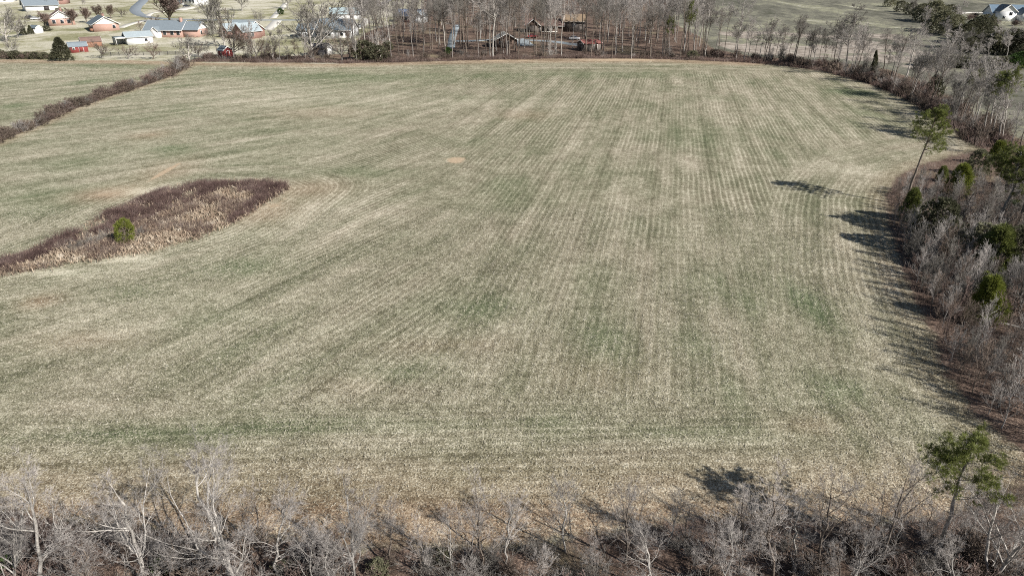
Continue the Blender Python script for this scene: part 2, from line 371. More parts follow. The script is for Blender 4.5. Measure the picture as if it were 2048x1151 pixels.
CONC = plain('concrete_drive', (0.62, 0.59, 0.53), 0.07, 0.5, 0.9)
GRAV = plain('blue_gravel', (0.255, 0.285, 0.30), 0.3, 0.45, 0.95)
DIRT = plain('dirt_track', (0.30, 0.27, 0.23), 0.15, 0.5, 0.95)
strip_mesh('road', [(300, -22), (287, 2), (273, 14), (270, 21), (278, 28), (296, 34), (330, 37.5), (380, 39), (440, 40), (520, 40), (600, 40), (690, 40)], 6.4, ASPH)
strip_mesh('road', [(690, 40), (706, 30), (735, 19), (770, 5), (800, -12)], 4.2, ASPH2, 0.075)
strip_mesh('driveway', [(545, 37), (556, 25), (566, 14), (572, 6)], 3.6, CONC, 0.05)
strip_mesh('driveway', [(296, 33), (300, 27), (318, 24), (352, 21)], 3.0, CONC, 0.05)
strip_mesh('driveway', [(352, 21), (370, 18), (385, 14)], 9.0, CONC, 0.05)
strip_mesh('driveway', [(240, 56), (262, 48), (290, 41), (312, 38)], 4.0, CONC, 0.05)
strip_mesh('driveway', [(535, 60), (545, 52), (552, 44), (556, 40)], 5.0, CONC, 0.05)
strip_mesh('driveway', [(700, 62), (716, 57), (728, 48), (734, 40), (712, 34)], 4.0, CONC, 0.05)
strip_mesh('driveway', [(1905, 27), (1940, 24), (1978, 26)], 9.0, CONC, 0.05)
strip_mesh('gravel_drive', [(914, 50), (910, 60), (906, 70), (903, 84), (902, 97)], 3.2, GRAV)
strip_mesh('gravel_drive', [(904, 82), (935, 82), (975, 80), (1010, 79), (1050, 80), (1100, 82), (1140, 88), (1170, 92)], 5.0, GRAV, 0.07)
strip_mesh('gravel_drive', [(1030, 78), (1040, 84), (1052, 92)], 8.0, GRAV, 0.08)
strip_mesh('dirt_track', [(688, 28), (708, 12), (728, -2)], 1.6, DIRT, 0.05)
strip_mesh('dirt_track', [(698, 28), (720, 12), (742, -2)], 1.6, DIRT, 0.05)

# ------------------------------------------------------------------ plants: branches as tapering tubes, foliage as small blades
def unit(v): return v / np.maximum(np.linalg.norm(v, axis=-1, keepdims=True), 1e-9)
def tubes(Pt, R, sides):
    """Pt (B,n,3), R (B,n) -> vertices and quads of tapering tubes"""
    B, n, _ = Pt.shape
    T = np.gradient(Pt, axis=1); T = unit(T)
    ref = np.where(np.abs(T[..., 2:3]) > 0.9, np.array([1.0, 0, 0]), np.array([0, 0, 1.0]))
    U = unit(np.cross(T, ref)); W = np.cross(T, U)
    a = np.arange(sides) * 2 * np.pi / sides
    ring = Pt[:, :, None, :] + R[:, :, None, None] * (np.cos(a)[:, None] * U[:, :, None, :] + np.sin(a)[:, None] * W[:, :, None, :])
    base = (np.arange(B) * n * sides)[:, None, None]; k = (np.arange(n - 1) * sides)[None, :, None]; j = np.arange(sides)[None, None, :]; j2 = (j + 1) % sides
    q = np.stack([base + k + j, base + k + j2, base + k + sides + j2, base + k + sides + j], -1).reshape(-1, 4)
    return ring.reshape(-1, 3), q
def join(parts):
    Vs, Qs, o = [], [], 0
    for v, q in parts: Vs.append(v); Qs.append(q + o); o += len(v)
    return np.concatenate(Vs), np.concatenate(Qs)
def children(r, Pp, Rp, per, t0, t1, ang, ln, rr, npts=4, up=0.1, wig=0.15, taper=0.25, falloff=0.5, angsd=10, end=False, rmin=0.006):
    """shoot side branches from every parent polyline"""
    B, n, _ = Pp.shape
    idx = np.repeat(np.arange(B), per); M = len(idx)
    t = r.uniform(t0, t1, M)
    if end: t[::per] = 1.0
    f = t * (n - 1); i = np.clip(f.astype(int), 0, n - 2); fr = (f - i)[:, None]
    a, b = Pp[idx, i], Pp[idx, i + 1]; pos = a + (b - a) * fr; tan_ = unit(b - a)
    rad = Rp[idx, i] * (1 - fr[:, 0]) + Rp[idx, i + 1] * fr[:, 0]
    plen = np.linalg.norm(np.diff(Pp, axis=1), axis=-1).sum(1)[idx]
    rv = r.normal(size=(M, 3)); perp = unit(rv - (rv * tan_).sum(-1, keepdims=True) * tan_)
    an = np.radians(r.normal(ang, angsd, M))
    if end: an[::per] *= 0.25
    d = unit(np.cos(an)[:, None] * tan_ + np.sin(an)[:, None] * perp + np.array([0, 0, up]))
    L = plen * ln * (1 - falloff * (t - t0) / max(t1 - t0, 1e-6)) * r.uniform(0.7, 1.25, M)
    pts = [pos]; st = (L / (npts - 1))[:, None]
    for _ in range(npts - 1):
        pts.append(pts[-1] + d * st); d = unit(d + r.normal(size=(M, 3)) * wig + np.array([0, 0, up * 0.7]))
    Pc = np.stack(pts, 1)
    r0 = np.maximum(rad * rr, rmin); Rc = r0[:, None] * np.linspace(1, taper, npts)[None, :]
    return Pc, np.maximum(Rc, rmin * 0.5)
def stem(r, h, r0, n=9, wig=0.04, lean=(0, 0), top=0.25, base=(0, 0, -0.25)):
    z = np.linspace(0, 1, n); x = np.cumsum(r.normal(0, wig, n)) * h / n * 2; y = np.cumsum(r.normal(0, wig, n)) * h / n * 2
    x -= x[0]; y -= y[0]
    p = np.stack([base[0] + x + lean[0] * h * z, base[1] + y + lean[1] * h * z, base[2] + (h - base[2]) * z], -1)
    R = r0 * (top + (1 - top) * (1 - z) ** 0.8); R[0] *= 1.25
    return p[None], R[None]
BARK = {}
def bark(name, c, rnd=0.25):
    if name in BARK: return BARK[name]
    n = N('bark_' + name); o = n.obj()
    v = n.noise(n.comb(n.sep(o)[0], n.sep(o)[1], n.math('MULTIPLY', n.sep(o)[2], 0.35)), 5.0, 3, 0.75)
    col = n.mix(n.rng(v, 0.3, 0.7), tuple(k * 0.5 for k in c), tuple(min(1, k * 1.3) for k in c))
    col = n.mix(n.rand(), n.mix(1.0, col, (1 - rnd,) * 3, 'MULTIPLY'), n.mix(1.0, col, (1 + rnd, 1 + rnd * 0.92, 1 + rnd * 0.84), 'MULTIPLY'))
    BARK[name] = n.done(col, 0.9); return BARK[name]
PALE = bark('pale', (0.42, 0.395, 0.36)); GREYB = bark('grey', (0.30, 0.275, 0.25)); BROWNB = bark('brown', (0.175, 0.145, 0.12))
TWPALE = bark('twig_pale', (0.40, 0.37, 0.345)); TWGREY = bark('twig_grey', (0.235, 0.218, 0.195)); TWBROWN = bark('twig_brown', (0.19, 0.150, 0.122)); TWRED = bark('twig_red', (0.215, 0.160, 0.138))
def leafmat(name, a, b, rnd=0.2):
    n = N('leaf_' + name); o = n.obj(); v = n.noise(o, 2.2, 2, 0.6)
    col = n.mix(v, a, b); col = n.mix(n.rand(), n.mix(1.0, col, (1 - rnd,) * 3, 'MULTIPLY'), n.mix(1.0, col, (1 + rnd,) * 3, 'MULTIPLY'))
    n.b.inputs['Specular IOR Level'].default_value = 0.3
    tl_ = n.t.nodes.new('ShaderNodeBsdfTranslucent'); mx = n.t.nodes.new('ShaderNodeMixShader'); mx.inputs[0].default_value = 0.35
    n.put(tl_.inputs[0], col); n.t.links.new(n.b.outputs[0], mx.inputs[1]); n.t.links.new(tl_.outputs[0], mx.inputs[2]); n.t.links.new(mx.outputs[0], n.out.inputs[0])
    return n.done(col, 0.7)
PINEL = leafmat('pine', (0.090, 0.108, 0.030), (0.215, 0.235, 0.068)); YPINEL = leafmat('young_pine', (0.125, 0.150, 0.026), (0.29, 0.315, 0.065))
CEDL = leafmat('cedar', (0.055, 0.060, 0.034), (0.15, 0.145, 0.085)); BROADL = leafmat('broadleaf', (0.12, 0.125, 0.075), (0.28, 0.265, 0.17), 0.35)
HOLLYL = leafmat('holly', (0.045, 0.085, 0.022), (0.10, 0.165, 0.04))
BROWNL = leafmat('dead_leaf', (0.16, 0.095, 0.05), (0.33, 0.21, 0.115))

PROTO = {}
def proto(kind, trunk, crown, mt, mc, h, crown_name='crown'):
    """store the meshes of one grown plant"""
    parts = []
    if trunk is not None:
        me = mk_mesh(kind + '_trunk', *trunk, True); me.materials.append(mt); parts.append(('trunk', me))
    if crown is not None:
        me = mk_mesh(kind + '_crown', *crown, True); me.materials.append(mc); parts.append((crown_name, me))
    PROTO.setdefault(kind, []).append((parts, h))
def grow(kind, seed, h, mt, mc, r0, lv, trunk=dict(), two=1, merge=False, spread=0.0):
    r = np.random.default_rng(seed); tr, cr = [], []
    Ps, Rs = [], []
    for k in range(two):
        a = r.uniform(0, 6.28); l = (math.cos(a) * spread, math.sin(a) * spread) if two > 1 else (0, 0)
        p, R = stem(r, h * (1.0 if k == 0 else r.uniform(0.7, 0.95)), r0, lean=l, base=(l[0] * 0.4, l[1] * 0.4, -0.25), **trunk); Ps.append(p); Rs.append(R)
    Pp, Rp = np.concatenate(Ps), np.concatenate(Rs)
    tr.append(tubes(Pp, Rp, 6))
    allP = [(Pp, Rp)]
    for i, d in enumerate(lv):
        d = dict(d); src = d.pop('src', -1); sides = d.pop('sides', 3); inn = d.pop('limb', False)
        Pc, Rc = children(r, *allP[src], **d); allP.append((Pc, Rc))
        (tr if inn else cr).append(tubes(Pc, Rc, sides))
    top = max(v[0][:, 2].max() for v in tr + cr)
    if merge: proto(kind, join(tr + cr), None, mt, None, top)
    else: proto(kind, join(tr), join(cr), mt, mc, top)

# broad pale-barked trees of the near edge
for s in range(5):
    grow('broad_tree', 100 + s, 8.0, PALE if s < 4 else BROWNB, TWPALE, 0.115, [
        dict(per=9, t0=0.22, t1=0.97, ang=44, ln=0.62, rr=0.62, npts=8, up=0.12, wig=0.13, falloff=0.6, sides=5, limb=True, end=True),
        dict(per=8, t0=0.15, t1=1.0, ang=40, ln=0.46, rr=0.55, npts=6, up=0.10, wig=0.17, falloff=0.35, sides=4, limb=True, end=True),
        dict(per=9, t0=0.12, t1=1.0, ang=42, ln=0.46, rr=0.5, npts=4, up=0.10, wig=0.22, falloff=0.3, rmin=0.008),
        dict(per=5, t0=0.15, t1=1.0, ang=40, ln=0.5, rr=0.6, npts=3, up=0.08, wig=0.2, falloff=0.3, rmin=0.006)],
        trunk=dict(wig=0.065, top=0.4), two=2 if s % 2 else 1, spread=0.16)
# lighter, finer trees of the near edge
for s in range(4):
    grow('slim_tree', 140 + s, 8.0, [PALE, BROWNB][s % 2], TWPALE, 0.088, [
        dict(per=20, t0=0.22, t1=0.97, ang=48, ln=0.36, rr=0.5, npts=6, up=0.16, wig=0.18, falloff=0.6, sides=4, limb=True, end=True),
        dict(per=9, t0=0.12, t1=1.0, ang=40, ln=0.45, rr=0.55, npts=4, up=0.10, wig=0.2, falloff=0.3, end=True, rmin=0.009),
        dict(per=8, t0=0.12, t1=1.0, ang=40, ln=0.5, rr=0.6, npts=3, up=0.08, wig=0.2, falloff=0.3, rmin=0.0065)],
        trunk=dict(wig=0.07, top=0.2))
# tall trees with open spreading crowns; those of the wood carry the crown high
for s in range(6):
    for kind, t0, r0 in (('tall_tree', [0.42, 0.36, 0.33, 0.3, 0.40, 0.26][s], 0.21), ('forest_tree', [0.52, 0.6, 0.5, 0.58, 0.62, 0.55][s], 0.26)):
        grow(kind, 180 + s + (40 if kind == 'forest_tree' else 0), 18.0, ([GREYB, BROWNB, PALE, GREYB, BROWNB, GREYB] if kind == 'tall_tree' else [BROWNB, GREYB, PALE, BROWNB, BROWNB, GREYB])[s], ([TWGREY, TWBROWN, TWPALE, TWPALE, TWGREY, TWGREY] if kind == 'tall_tree' else [TWGREY, TWPALE, TWPALE, TWGREY, TWGREY, TWPALE])[s], r0, [
            dict(per=12 if kind == 'forest_tree' else 16, t0=t0, t1=0.95, ang=46, ln=0.36, rr=0.5, npts=6, up=0.12, wig=0.17, falloff=0.5, sides=4, limb=True, end=True, rmin=0.05),
            dict(per=6, t0=0.2, t1=1.0, ang=42, ln=0.50, rr=0.55, npts=4, up=0.10, wig=0.2, falloff=0.3, end=True, rmin=0.034),
            dict(per=7, t0=0.15, t1=1.0, ang=42, ln=0.52, rr=0.6, npts=3, up=0.08, wig=0.2, falloff=0.3, rmin=0.023 if kind == 'forest_tree' else 0.036),
            dict(per=4, t0=0.2, t1=1.0, ang=40, ln=0.6, rr=0.7, npts=2, up=0.08, wig=0.18, falloff=0.3, rmin=0.02 if kind == 'forest_tree' else 0.031)],
            trunk=dict(wig=0.045, top=0.3))
# saplings of the thicket
for s in range(6):
    grow('sapling', 220 + s, 6.0, [TWPALE, TWGREY, TWPALE, TWRED, TWGREY, TWBROWN][s], None, 0.05, [
        dict(per=22, t0=0.15, t1=0.97, ang=36, ln=0.36, rr=0.6, npts=4, up=0.24, wig=0.12, falloff=0.55, rmin=0.015),
        dict(per=8, t0=0.1, t1=1.0, ang=34, ln=0.45, rr=0.7, npts=3, up=0.16, wig=0.16, falloff=0.3, rmin=0.0115),
        dict(per=3, t0=0.2, t1=1.0, ang=30, ln=0.5, rr=0.7, npts=2, up=0.12, wig=0.12, falloff=0.2, rmin=0.009)],
        trunk=dict(wig=0.06, top=0.2), two=1 + (s % 3 == 1), spread=0.12, merge=True)
# egg-shaped ornamental trees, dense with fine upright twigs
for s in range(2):
    grow('ornamental_tree', 260 + s, 6.0, BROWNB, [TWRED, TWBROWN][s], 0.18, [
        dict(per=34, t0=0.2, t1=0.8, ang=40, ln=0.62, rr=0.4, npts=6, up=0.26, wig=0.06, falloff=0.45, sides=4, limb=True, rmin=0.03),
        dict(per=12, t0=0.2, t1=1.0, ang=30, ln=0.38, rr=0.6, npts=4, up=0.18, wig=0.12, falloff=0.3, rmin=0.03),
        dict(per=7, t0=0.1, t1=1.0, ang=34, ln=0.5, rr=0.7, npts=2, up=0.10, wig=0.15, falloff=0.3, rmin=0.028)],
        trunk=dict(wig=0.02, top=0.25))
# low spreading yard trees
for s in range(3):
    grow('yard_tree', 280 + s, 4.2, [GREYB, PALE, BROWNB][s], [TWBROWN, TWGREY, TWRED][s], 0.15, [
        dict(per=10, t0=0.2, t1=0.8, ang=46, ln=0.85, rr=0.6, npts=6, up=0.16, wig=0.14, falloff=0.3, sides=4, limb=True),
        dict(per=9, t0=0.25, t1=1.0, ang=38, ln=0.45, rr=0.55, npts=4, up=0.15, wig=0.18, falloff=0.3, end=True, rmin=0.026),
        dict(per=8, t0=0.1, t1=1.0, ang=38, ln=0.5, rr=0.6, npts=3, up=0.1, wig=0.18, falloff=0.3, rmin=0.022)],
        trunk=dict(wig=0.04, top=0.4))
# bare shrubs: many stems from the ground
def shrub(kind, seed, h, m, stems, sub, rmin, spread=0.45):
    r = np.random.default_rng(seed); a = r.uniform(0, 6.28, stems); d = np.abs(r.normal(0, spread, stems))
    n = 5; z = np.linspace(0, 1, n)
    hh = h * r.uniform(0.55, 1.0, stems) * (1 - 0.25 * np.clip(d / spread - 1, 0, 1))
    bx, by = np.cos(a) * d * h * 0.5, np.sin(a) * d * h * 0.5
    Pp = np.stack([bx[:, None] + np.cos(a)[:, None] * (d * hh)[:, None] * z ** 1.3 * 0.7, by[:, None] + np.sin(a)[:, None] * (d * hh)[:, None] * z ** 1.3 * 0.7, -0.1 + hh[:, None] * z], -1)
    Pp[:, 1:] += r.normal(0, 0.035 * h, (stems, n - 1, 3))
    Rp = 0.018 * h / 2 * np.linspace(1, 0.3, n)[None] * np.ones((stems, 1)); Rp = np.maximum(Rp, rmin)
    parts = [tubes(Pp, Rp, 3)]
    P1, R1 = children(r, Pp, Rp, sub, 0.2, 1.0, 38, 0.4, 0.7, npts=3, up=0.12, wig=0.15, rmin=rmin); parts.append(tubes(P1, R1, 3))
    P2, R2 = children(r, P1, R1, 4, 0.2, 1.0, 36, 0.55, 0.7, npts=2, up=0.08, wig=0.15, rmin=rmin * 0.8); parts.append(tubes(P2, R2, 3))
    v, q = join(parts); proto(kind, (v, q), None, m, None, v[:, 2].max())
for s in range(3): shrub('bare_shrub', 300 + s, 2.4, [TWGREY, TWPALE, TWGREY][s], 20, 10, 0.009)
for s in range(3): shrub('brown_shrub', 310 + s, 2.2, [TWBROWN, TWRED, TWBROWN][s], 30, 12, 0.020)
# foliage blades
def blades(r, C, D, length, width, droop=0.0):
    """one kite-shaped blade per row of C along D"""
    M = len(C); D = unit(D); rv = r.normal(size=(M, 3)); S = unit(np.cross(D, rv)); L = (length * r.uniform(0.7, 1.3, M))[:, None]; W = (width * r.uniform(0.7, 1.3, M))[:, None]
    mid = C + D * L * 0.45; tip = C + D * L + np.array([0, 0, -droop]) * L
    v = np.stack([C, mid + S * W / 2, tip, mid - S * W / 2], 1).reshape(-1, 3)
    return v, np.arange(M * 4).reshape(-1, 4)
def tufts(r, C, A, k, length, width, fan=0.9, droop=0.0):
    """k blades fanning out from every tuft centre C along A"""
    Cc = np.repeat(C, k, 0); D = unit(np.repeat(unit(A), k, 0) + r.normal(size=(len(Cc), 3)) * fan)
    return blades(r, Cc, D, length, width, droop)
def pine(seed, h, crown0, limbs, rad, dens=1.0, kind='pine_tree'):
    r = np.random.default_rng(seed); Pp, Rp = stem(r, h, 0.013 * h + 0.02, n=12, wig=0.035, top=0.25)
    P1, R1 = children(r, Pp, Rp, limbs, crown0, 0.985, 66, rad, 0.36, npts=6, up=0.12, wig=0.10, falloff=0.62, angsd=12, rmin=0.02)
    P2, R2 = children(r, P1, R1, 7, 0.25, 1.0, 44, 0.42, 0.6, npts=4, up=0.10, wig=0.12, falloff=0.3, end=True, rmin=0.012)
    Pd, Rd = children(r, Pp, Rp, 5, 0.3, crown0, 80, 0.06, 0.3, npts=3, up=-0.05, wig=0.2, falloff=0.2, rmin=0.015)
    C = np.concatenate([P2[:, k] for k in (1, 2, 3)]); A = np.concatenate([P2[:, min(k + 1, 3)] - P2[:, k - 1] for k in (1, 2, 3)]) + np.array([0, 0, 0.10])
    keep = r.random(len(C)) < 0.8 * dens; C, A = C[keep] + r.normal(0, 0.12, (keep.sum(), 3)), A[keep]
    cr = [tufts(r, C, unit(A), 24, 0.34, 0.034, 0.85)]
    proto(kind, join([tubes(Pp, Rp, 6), tubes(P1, R1, 4), tubes(P2, R2, 3), tubes(Pd, Rd, 3)]), join(cr), [GREYB, BROWNB][seed % 2], PINEL, h * 1.02)
for s in range(4): pine(330 + s, 13.0, 0.58, 34, 0.24)
def conifer(kind, seed, h, wid, m, mt, layers, k, blade, bw, shape):
    """dense evergreen whose sprays fill a cone or egg"""
    r = np.random.default_rng(seed); Pp, Rp = stem(r, h * 0.96, 0.012 * h + 0.03, n=8, wig=0.02, top=0.15)
    t = r.uniform(0.04, 1.0, layers) ** 0.9; a = r.uniform(0, 6.28, layers)
    lump = 1 + (0.10 if 'young' in kind else 0.22) * np.sin(a * 3 + t * 9 + seed) + 0.14 * np.sin(a * 7 - t * 17) + r.normal(0, 0.08, layers)
    rr = shape(t) * wid * lump; q = r.uniform(0.55, 1.0, layers) ** 0.5
    C = np.stack([np.cos(a) * rr * q, np.sin(a) * rr * q, t * h + 0.05 * h * r.normal(0, 0.3, layers)], -1); C[:, 2] = np.maximum(C[:, 2], 0.1)
    A = np.stack([np.cos(a), np.sin(a), 0.55 + 0 * a], -1)
    li = r.choice(layers, 60); Pb = np.stack([np.stack([0 * t[li], 0 * t[li], C[li, 2] * 0.85], -1), C[li] * np.array([.5, .5, .92]), C[li]], 1); Rb = np.tile(np.array([[0.03, 0.02, 0.01]]), (60, 1))
    proto(kind, join([tubes(Pp, Rp, 5), tubes(Pb, Rb, 3)]), tufts(r, C, A, k, blade, bw, 0.7), mt, m, h)
for s in range(2): conifer('cedar_tree', 350 + s, 8.0, 3.6, CEDL, BROWNB, 900, 12, 0.55, 0.13, lambda t: np.clip((1.03 - t) ** 0.75, 0, 1) * np.clip(t * 8 + 0.45, 0, 1))
for s in range(2): conifer('young_pine', 354 + s, 3.2, 1.3, YPINEL, BROWNB, 230, 18, 0.40, 0.05, lambda t: np.sqrt(np.clip(1 - (t * 1.85 - 0.85) ** 2, 0.02, 1)))
for s in range(2): conifer('tall_young_pine', 358 + s, 5.5, 1.7, [YPINEL, PINEL][s], BROWNB, 520, 18, 0.50, 0.06, lambda t: np.clip((1.02 - t) ** 0.6, 0, 1) * np.clip(t * 5 + 0.3, 0, 1))
for s in range(3): conifer('evergreen_shrub', 362 + s, 3.0, 1.7, [BROADL, HOLLYL, BROADL][s], BROWNB, 420, 14, 0.26, 0.13, lambda t: np.sqrt(np.clip(1 - (t * 1.7 - 0.7) ** 2, 0.03, 1)))
for s in range(3): conifer('evergreen_tree', 368 + s, 8.0, 3.4, [BROADL, CEDL, BROADL][s], BROWNB, 560, 12, 0.50, 0.20, lambda t: np.sqrt(np.clip(1 - (t * 1.65 - 0.65) ** 2, 0.03, 1)))

ONEMESH = {'sapling', 'bare_shrub', 'brown_shrub'}
def plant(kind, name, x, y, h, label, cat='tree', group=None, var=None, lean=0.0, rz=None, widen=1.0, mats=None):
    vs = PROTO[kind]; parts, ph = vs[(random.randrange(len(vs)) if var is None else var % len(vs))]
    s = h / ph; z = float(hgt(x, y)); rz = random.uniform(0, 6.28) if rz is None else rz
    lean = max(-0.17, min(0.17, lean))
    if kind in ONEMESH: root = link(name, parts[0][1])
    else:
        root = link(name, None); root.empty_display_size = 0.5
        for pn, me in parts:
            link(pn, me, root)
    root.location = (x, y, z - 0.03); root.scale = (s * widen, s * widen, s)
    root.rotation_mode = 'QUATERNION'
    root.rotation_quaternion = Quaternion((0, 1, 0), lean) @ Quaternion((0, 0, 1), rz)
    tag(root, label, cat, group); return root
def plant_px(kind, name, base, top, label, **k):
    x, y, h, ln = survey(base, top)
    return plant(kind, name, x, y, h, label, lean=k.pop('lean', ln * 0.8), **k)

# ------------------------------------------------------------------ trees of the near edge (bottom of the picture)
NEAR = 'bare trees along the near edge of the field'
for kind, v, base, top, wid, lab in [
    ('broad_tree', 0, (100, 1215), (60, 945), 1.15, 'big pale twin-forked bare tree at the lower left corner'),
    ('broad_tree', 1, (20, 1190), (-30, 985), 1.0, 'pale bare tree half cut off by the lower left corner'),
    ('broad_tree', 2, (298, 1172), (240, 945), 1.2, 'pale bare tree leaning left, second large one from the lower left corner'),
    ('broad_tree', 3, (474, 1185), (440, 930), 1.25, 'largest pale many-limbed bare tree on the near edge'),
    ('slim_tree', 0, (553, 1165), (600, 958), 1.25, 'slim pale bare tree just right of the largest many-limbed tree'),
    ('broad_tree', 1, (708, 1165), (705, 985), 1.1, 'bare tree forking in a wide V near the bottom edge'),
    ('slim_tree', 1, (845, 1150), (835, 1020), 1.1, 'small pale bare tree left of the tall straight one'),
    ('slim_tree', 2, (905, 1150), (895, 1005), 1.0, 'thin bare tree standing beside the tall straight one'),
    ('slim_tree', 3, (967, 1150), (945, 925), 0.95, 'tall straight bare tree with level side branches near the bottom centre'),
    ('broad_tree', 4, (1250, 1125), (1262, 962), 1.15, 'dark-trunked bare tree with a round open crown and long shadow'),
    ('slim_tree', 0, (1336, 1090), (1378, 972), 1.2, 'slim bare tree just right of the dark-trunked round-crowned one'),
    ('slim_tree', 3, (1410, 1175), (1425, 1015), 1.3, 'pale bushy bare tree below the black pine shadow'),
    ('slim_tree', 1, (1480, 1145), (1470, 955), 1.0, 'thin bare tree standing in front of the black pine shadow'),
    ('slim_tree', 3, (1545, 1160), (1560, 918), 1.15, 'tall thin bare tree right of the black pine shadow'),
    ('broad_tree', 4, (1628, 1140), (1690, 930), 1.0, 'bare tree with a fan of upright limbs left of the leaning trunk'),
    ('broad_tree', 4, (1750, 1150), (1850, 900), 0.8, 'thick grey trunk leaning right beside the front pine'),
    ('slim_tree', 1, (1912, 1105), (1985, 985), 1.3, 'small bare tree with crooked limbs under the front pine'),
    ('broad_tree', 1, (1972, 1165), (2035, 925), 1.0, 'bare tree at the lower right corner'),
    ('slim_tree', 0, (1700, 1190), (1735, 1040), 1.2, 'pale bare tree at the bottom edge below the leaning trunk'),
    ('slim_tree', 2, (620, 1200), (640, 1040), 1.2, 'low pale bare tree at the bottom edge left of the wide V tree'),
    ('slim_tree', 3, (200, 1210), (190, 1030), 1.2, 'low pale bare tree between the two large ones at lower left')]:
    plant_px(kind, 'bare_tree', base, top, lab, var=v, widen=wid, group=NEAR)
plant_px('pine_tree', 'pine_tree', (1864, 1135), (1940, 884), 'front pine with a bright green crown at the lower right', var=0, widen=1.15)
for i, px in enumerate([40, 150, 255, 350, 410, 520, 660, 780, 1010, 1075, 1130, 1190, 1300, 1370, 1450, 1510, 1590, 1670, 1790, 1835, 1895, 1940, 2010]):
    py = 1130 + 55 * math.sin(i * 2.3) + 20; top = py - 95 - 60 * abs(math.sin(i * 1.7))
    plant_px('slim_tree', 'bare_tree', (px, py), (px + 12 * math.sin(i), top), 'thin bare tree in the tangle along the bottom edge ' + ('near the lower left corner' if px < 420 else 'left of the tall straight tree' if px < 900 else 'left of the pine shadow' if px < 1400 else 'around the front pine'), var=i, widen=1.25, group='thin trees of the near tangle')
LOW = 'grey leafless shrubs along the bottom edge'
rs = np.random.default_rng(41)
k = 0
while k < 125:
    px, py = rs.uniform(-60, 2110), rs.uniform(1075, 1290)
    if 520 < px < 800 and py < 1120: continue
    x, y = G(px, py)
    if dist_line(FRONT_EDGE, np.array([x]), np.array([y]))[0] < 0.8: continue
    plant('bare_shrub' if rs.random() < 0.5 else 'brown_shrub', 'leafless_shrub', x, y, rs.uniform(0.9, 2.5), 'grey leafless shrub in the bottom edge brush ' + ('near the lower left corner' if px < 420 else 'below the wide V tree' if px < 830 else 'around the tall straight bare tree' if px < 1150 else 'below the black pine shadow' if px < 1600 else 'around the front pine'), 'shrub', LOW, widen=1.1)
    k += 1
for (px, py), lab in [((565, 1150), 'green leafy shrub under the slim pale tree'), ((757, 1146), 'green leafy shrub right of the wide V tree'), ((20, 1140), 'olive leafy shrub in the lower left corner'), ((885, 1125), 'small green shrub left of the tall straight bare tree'), ((330, 1140), 'olive leafy shrub between the two large pale trees')]:
    x, y = G(px, py); plant('evergreen_shrub', 'evergreen_shrub', x, y, 0.95, lab, 'shrub', 'green shrubs in the near brush')

# ------------------------------------------------------------------ the thicket on the right
SAPL = 'bare grey sapling crowded in the thicket on the right'
SGRP = 'saplings of the right-hand thicket'
pts = []; tries = 0; GAP = G(2010, 690); YP = G(1969, 646)
wood_line = WOOD_EDGE
while len(pts) < 300 and tries < 40000:
    tries += 1
    y = rs.uniform(31, 92); xr = (1024 / FPX) * (y * CP + 26 * SP) + 5.0
    x = rs.uniform(24, xr)
    if not inpoly(wood_poly, np.array([x]), np.array([y]))[0]: continue
    de = dist_line(wood_line, np.array([x]), np.array([y]))[0]
    if de < 0.5: continue
    if any((x - a) ** 2 + (y - b) ** 2 < 1.35 ** 2 for a, b in pts): continue
    if math.hypot(x - GAP[0], y - GAP[1]) < 2.6 or (abs(x - YP[0] + 0.3) < 2.0 and -5.5 < y - YP[1] < 1.2): continue
    pts.append((x, y))
    h = rs.uniform(4.2, 6.6) * (0.8 if de < 3 else 1.0) * (0.7 if y > 76 else 1.0)
    plant('sapling', 'sapling', x, y, h, ('bare grey sapling on the rim of the right thicket ' if de < 2.5 else 'bare grey sapling inside the right thicket ') + ('above the dark evergreens' if y > 72 else 'between dark evergreens and young pine' if y > 52 else 'below the bright young pine'), 'sapling', SGRP, widen=rs.uniform(0.95, 1.3))
RB = 'green pines and hollies inside the right thicket'
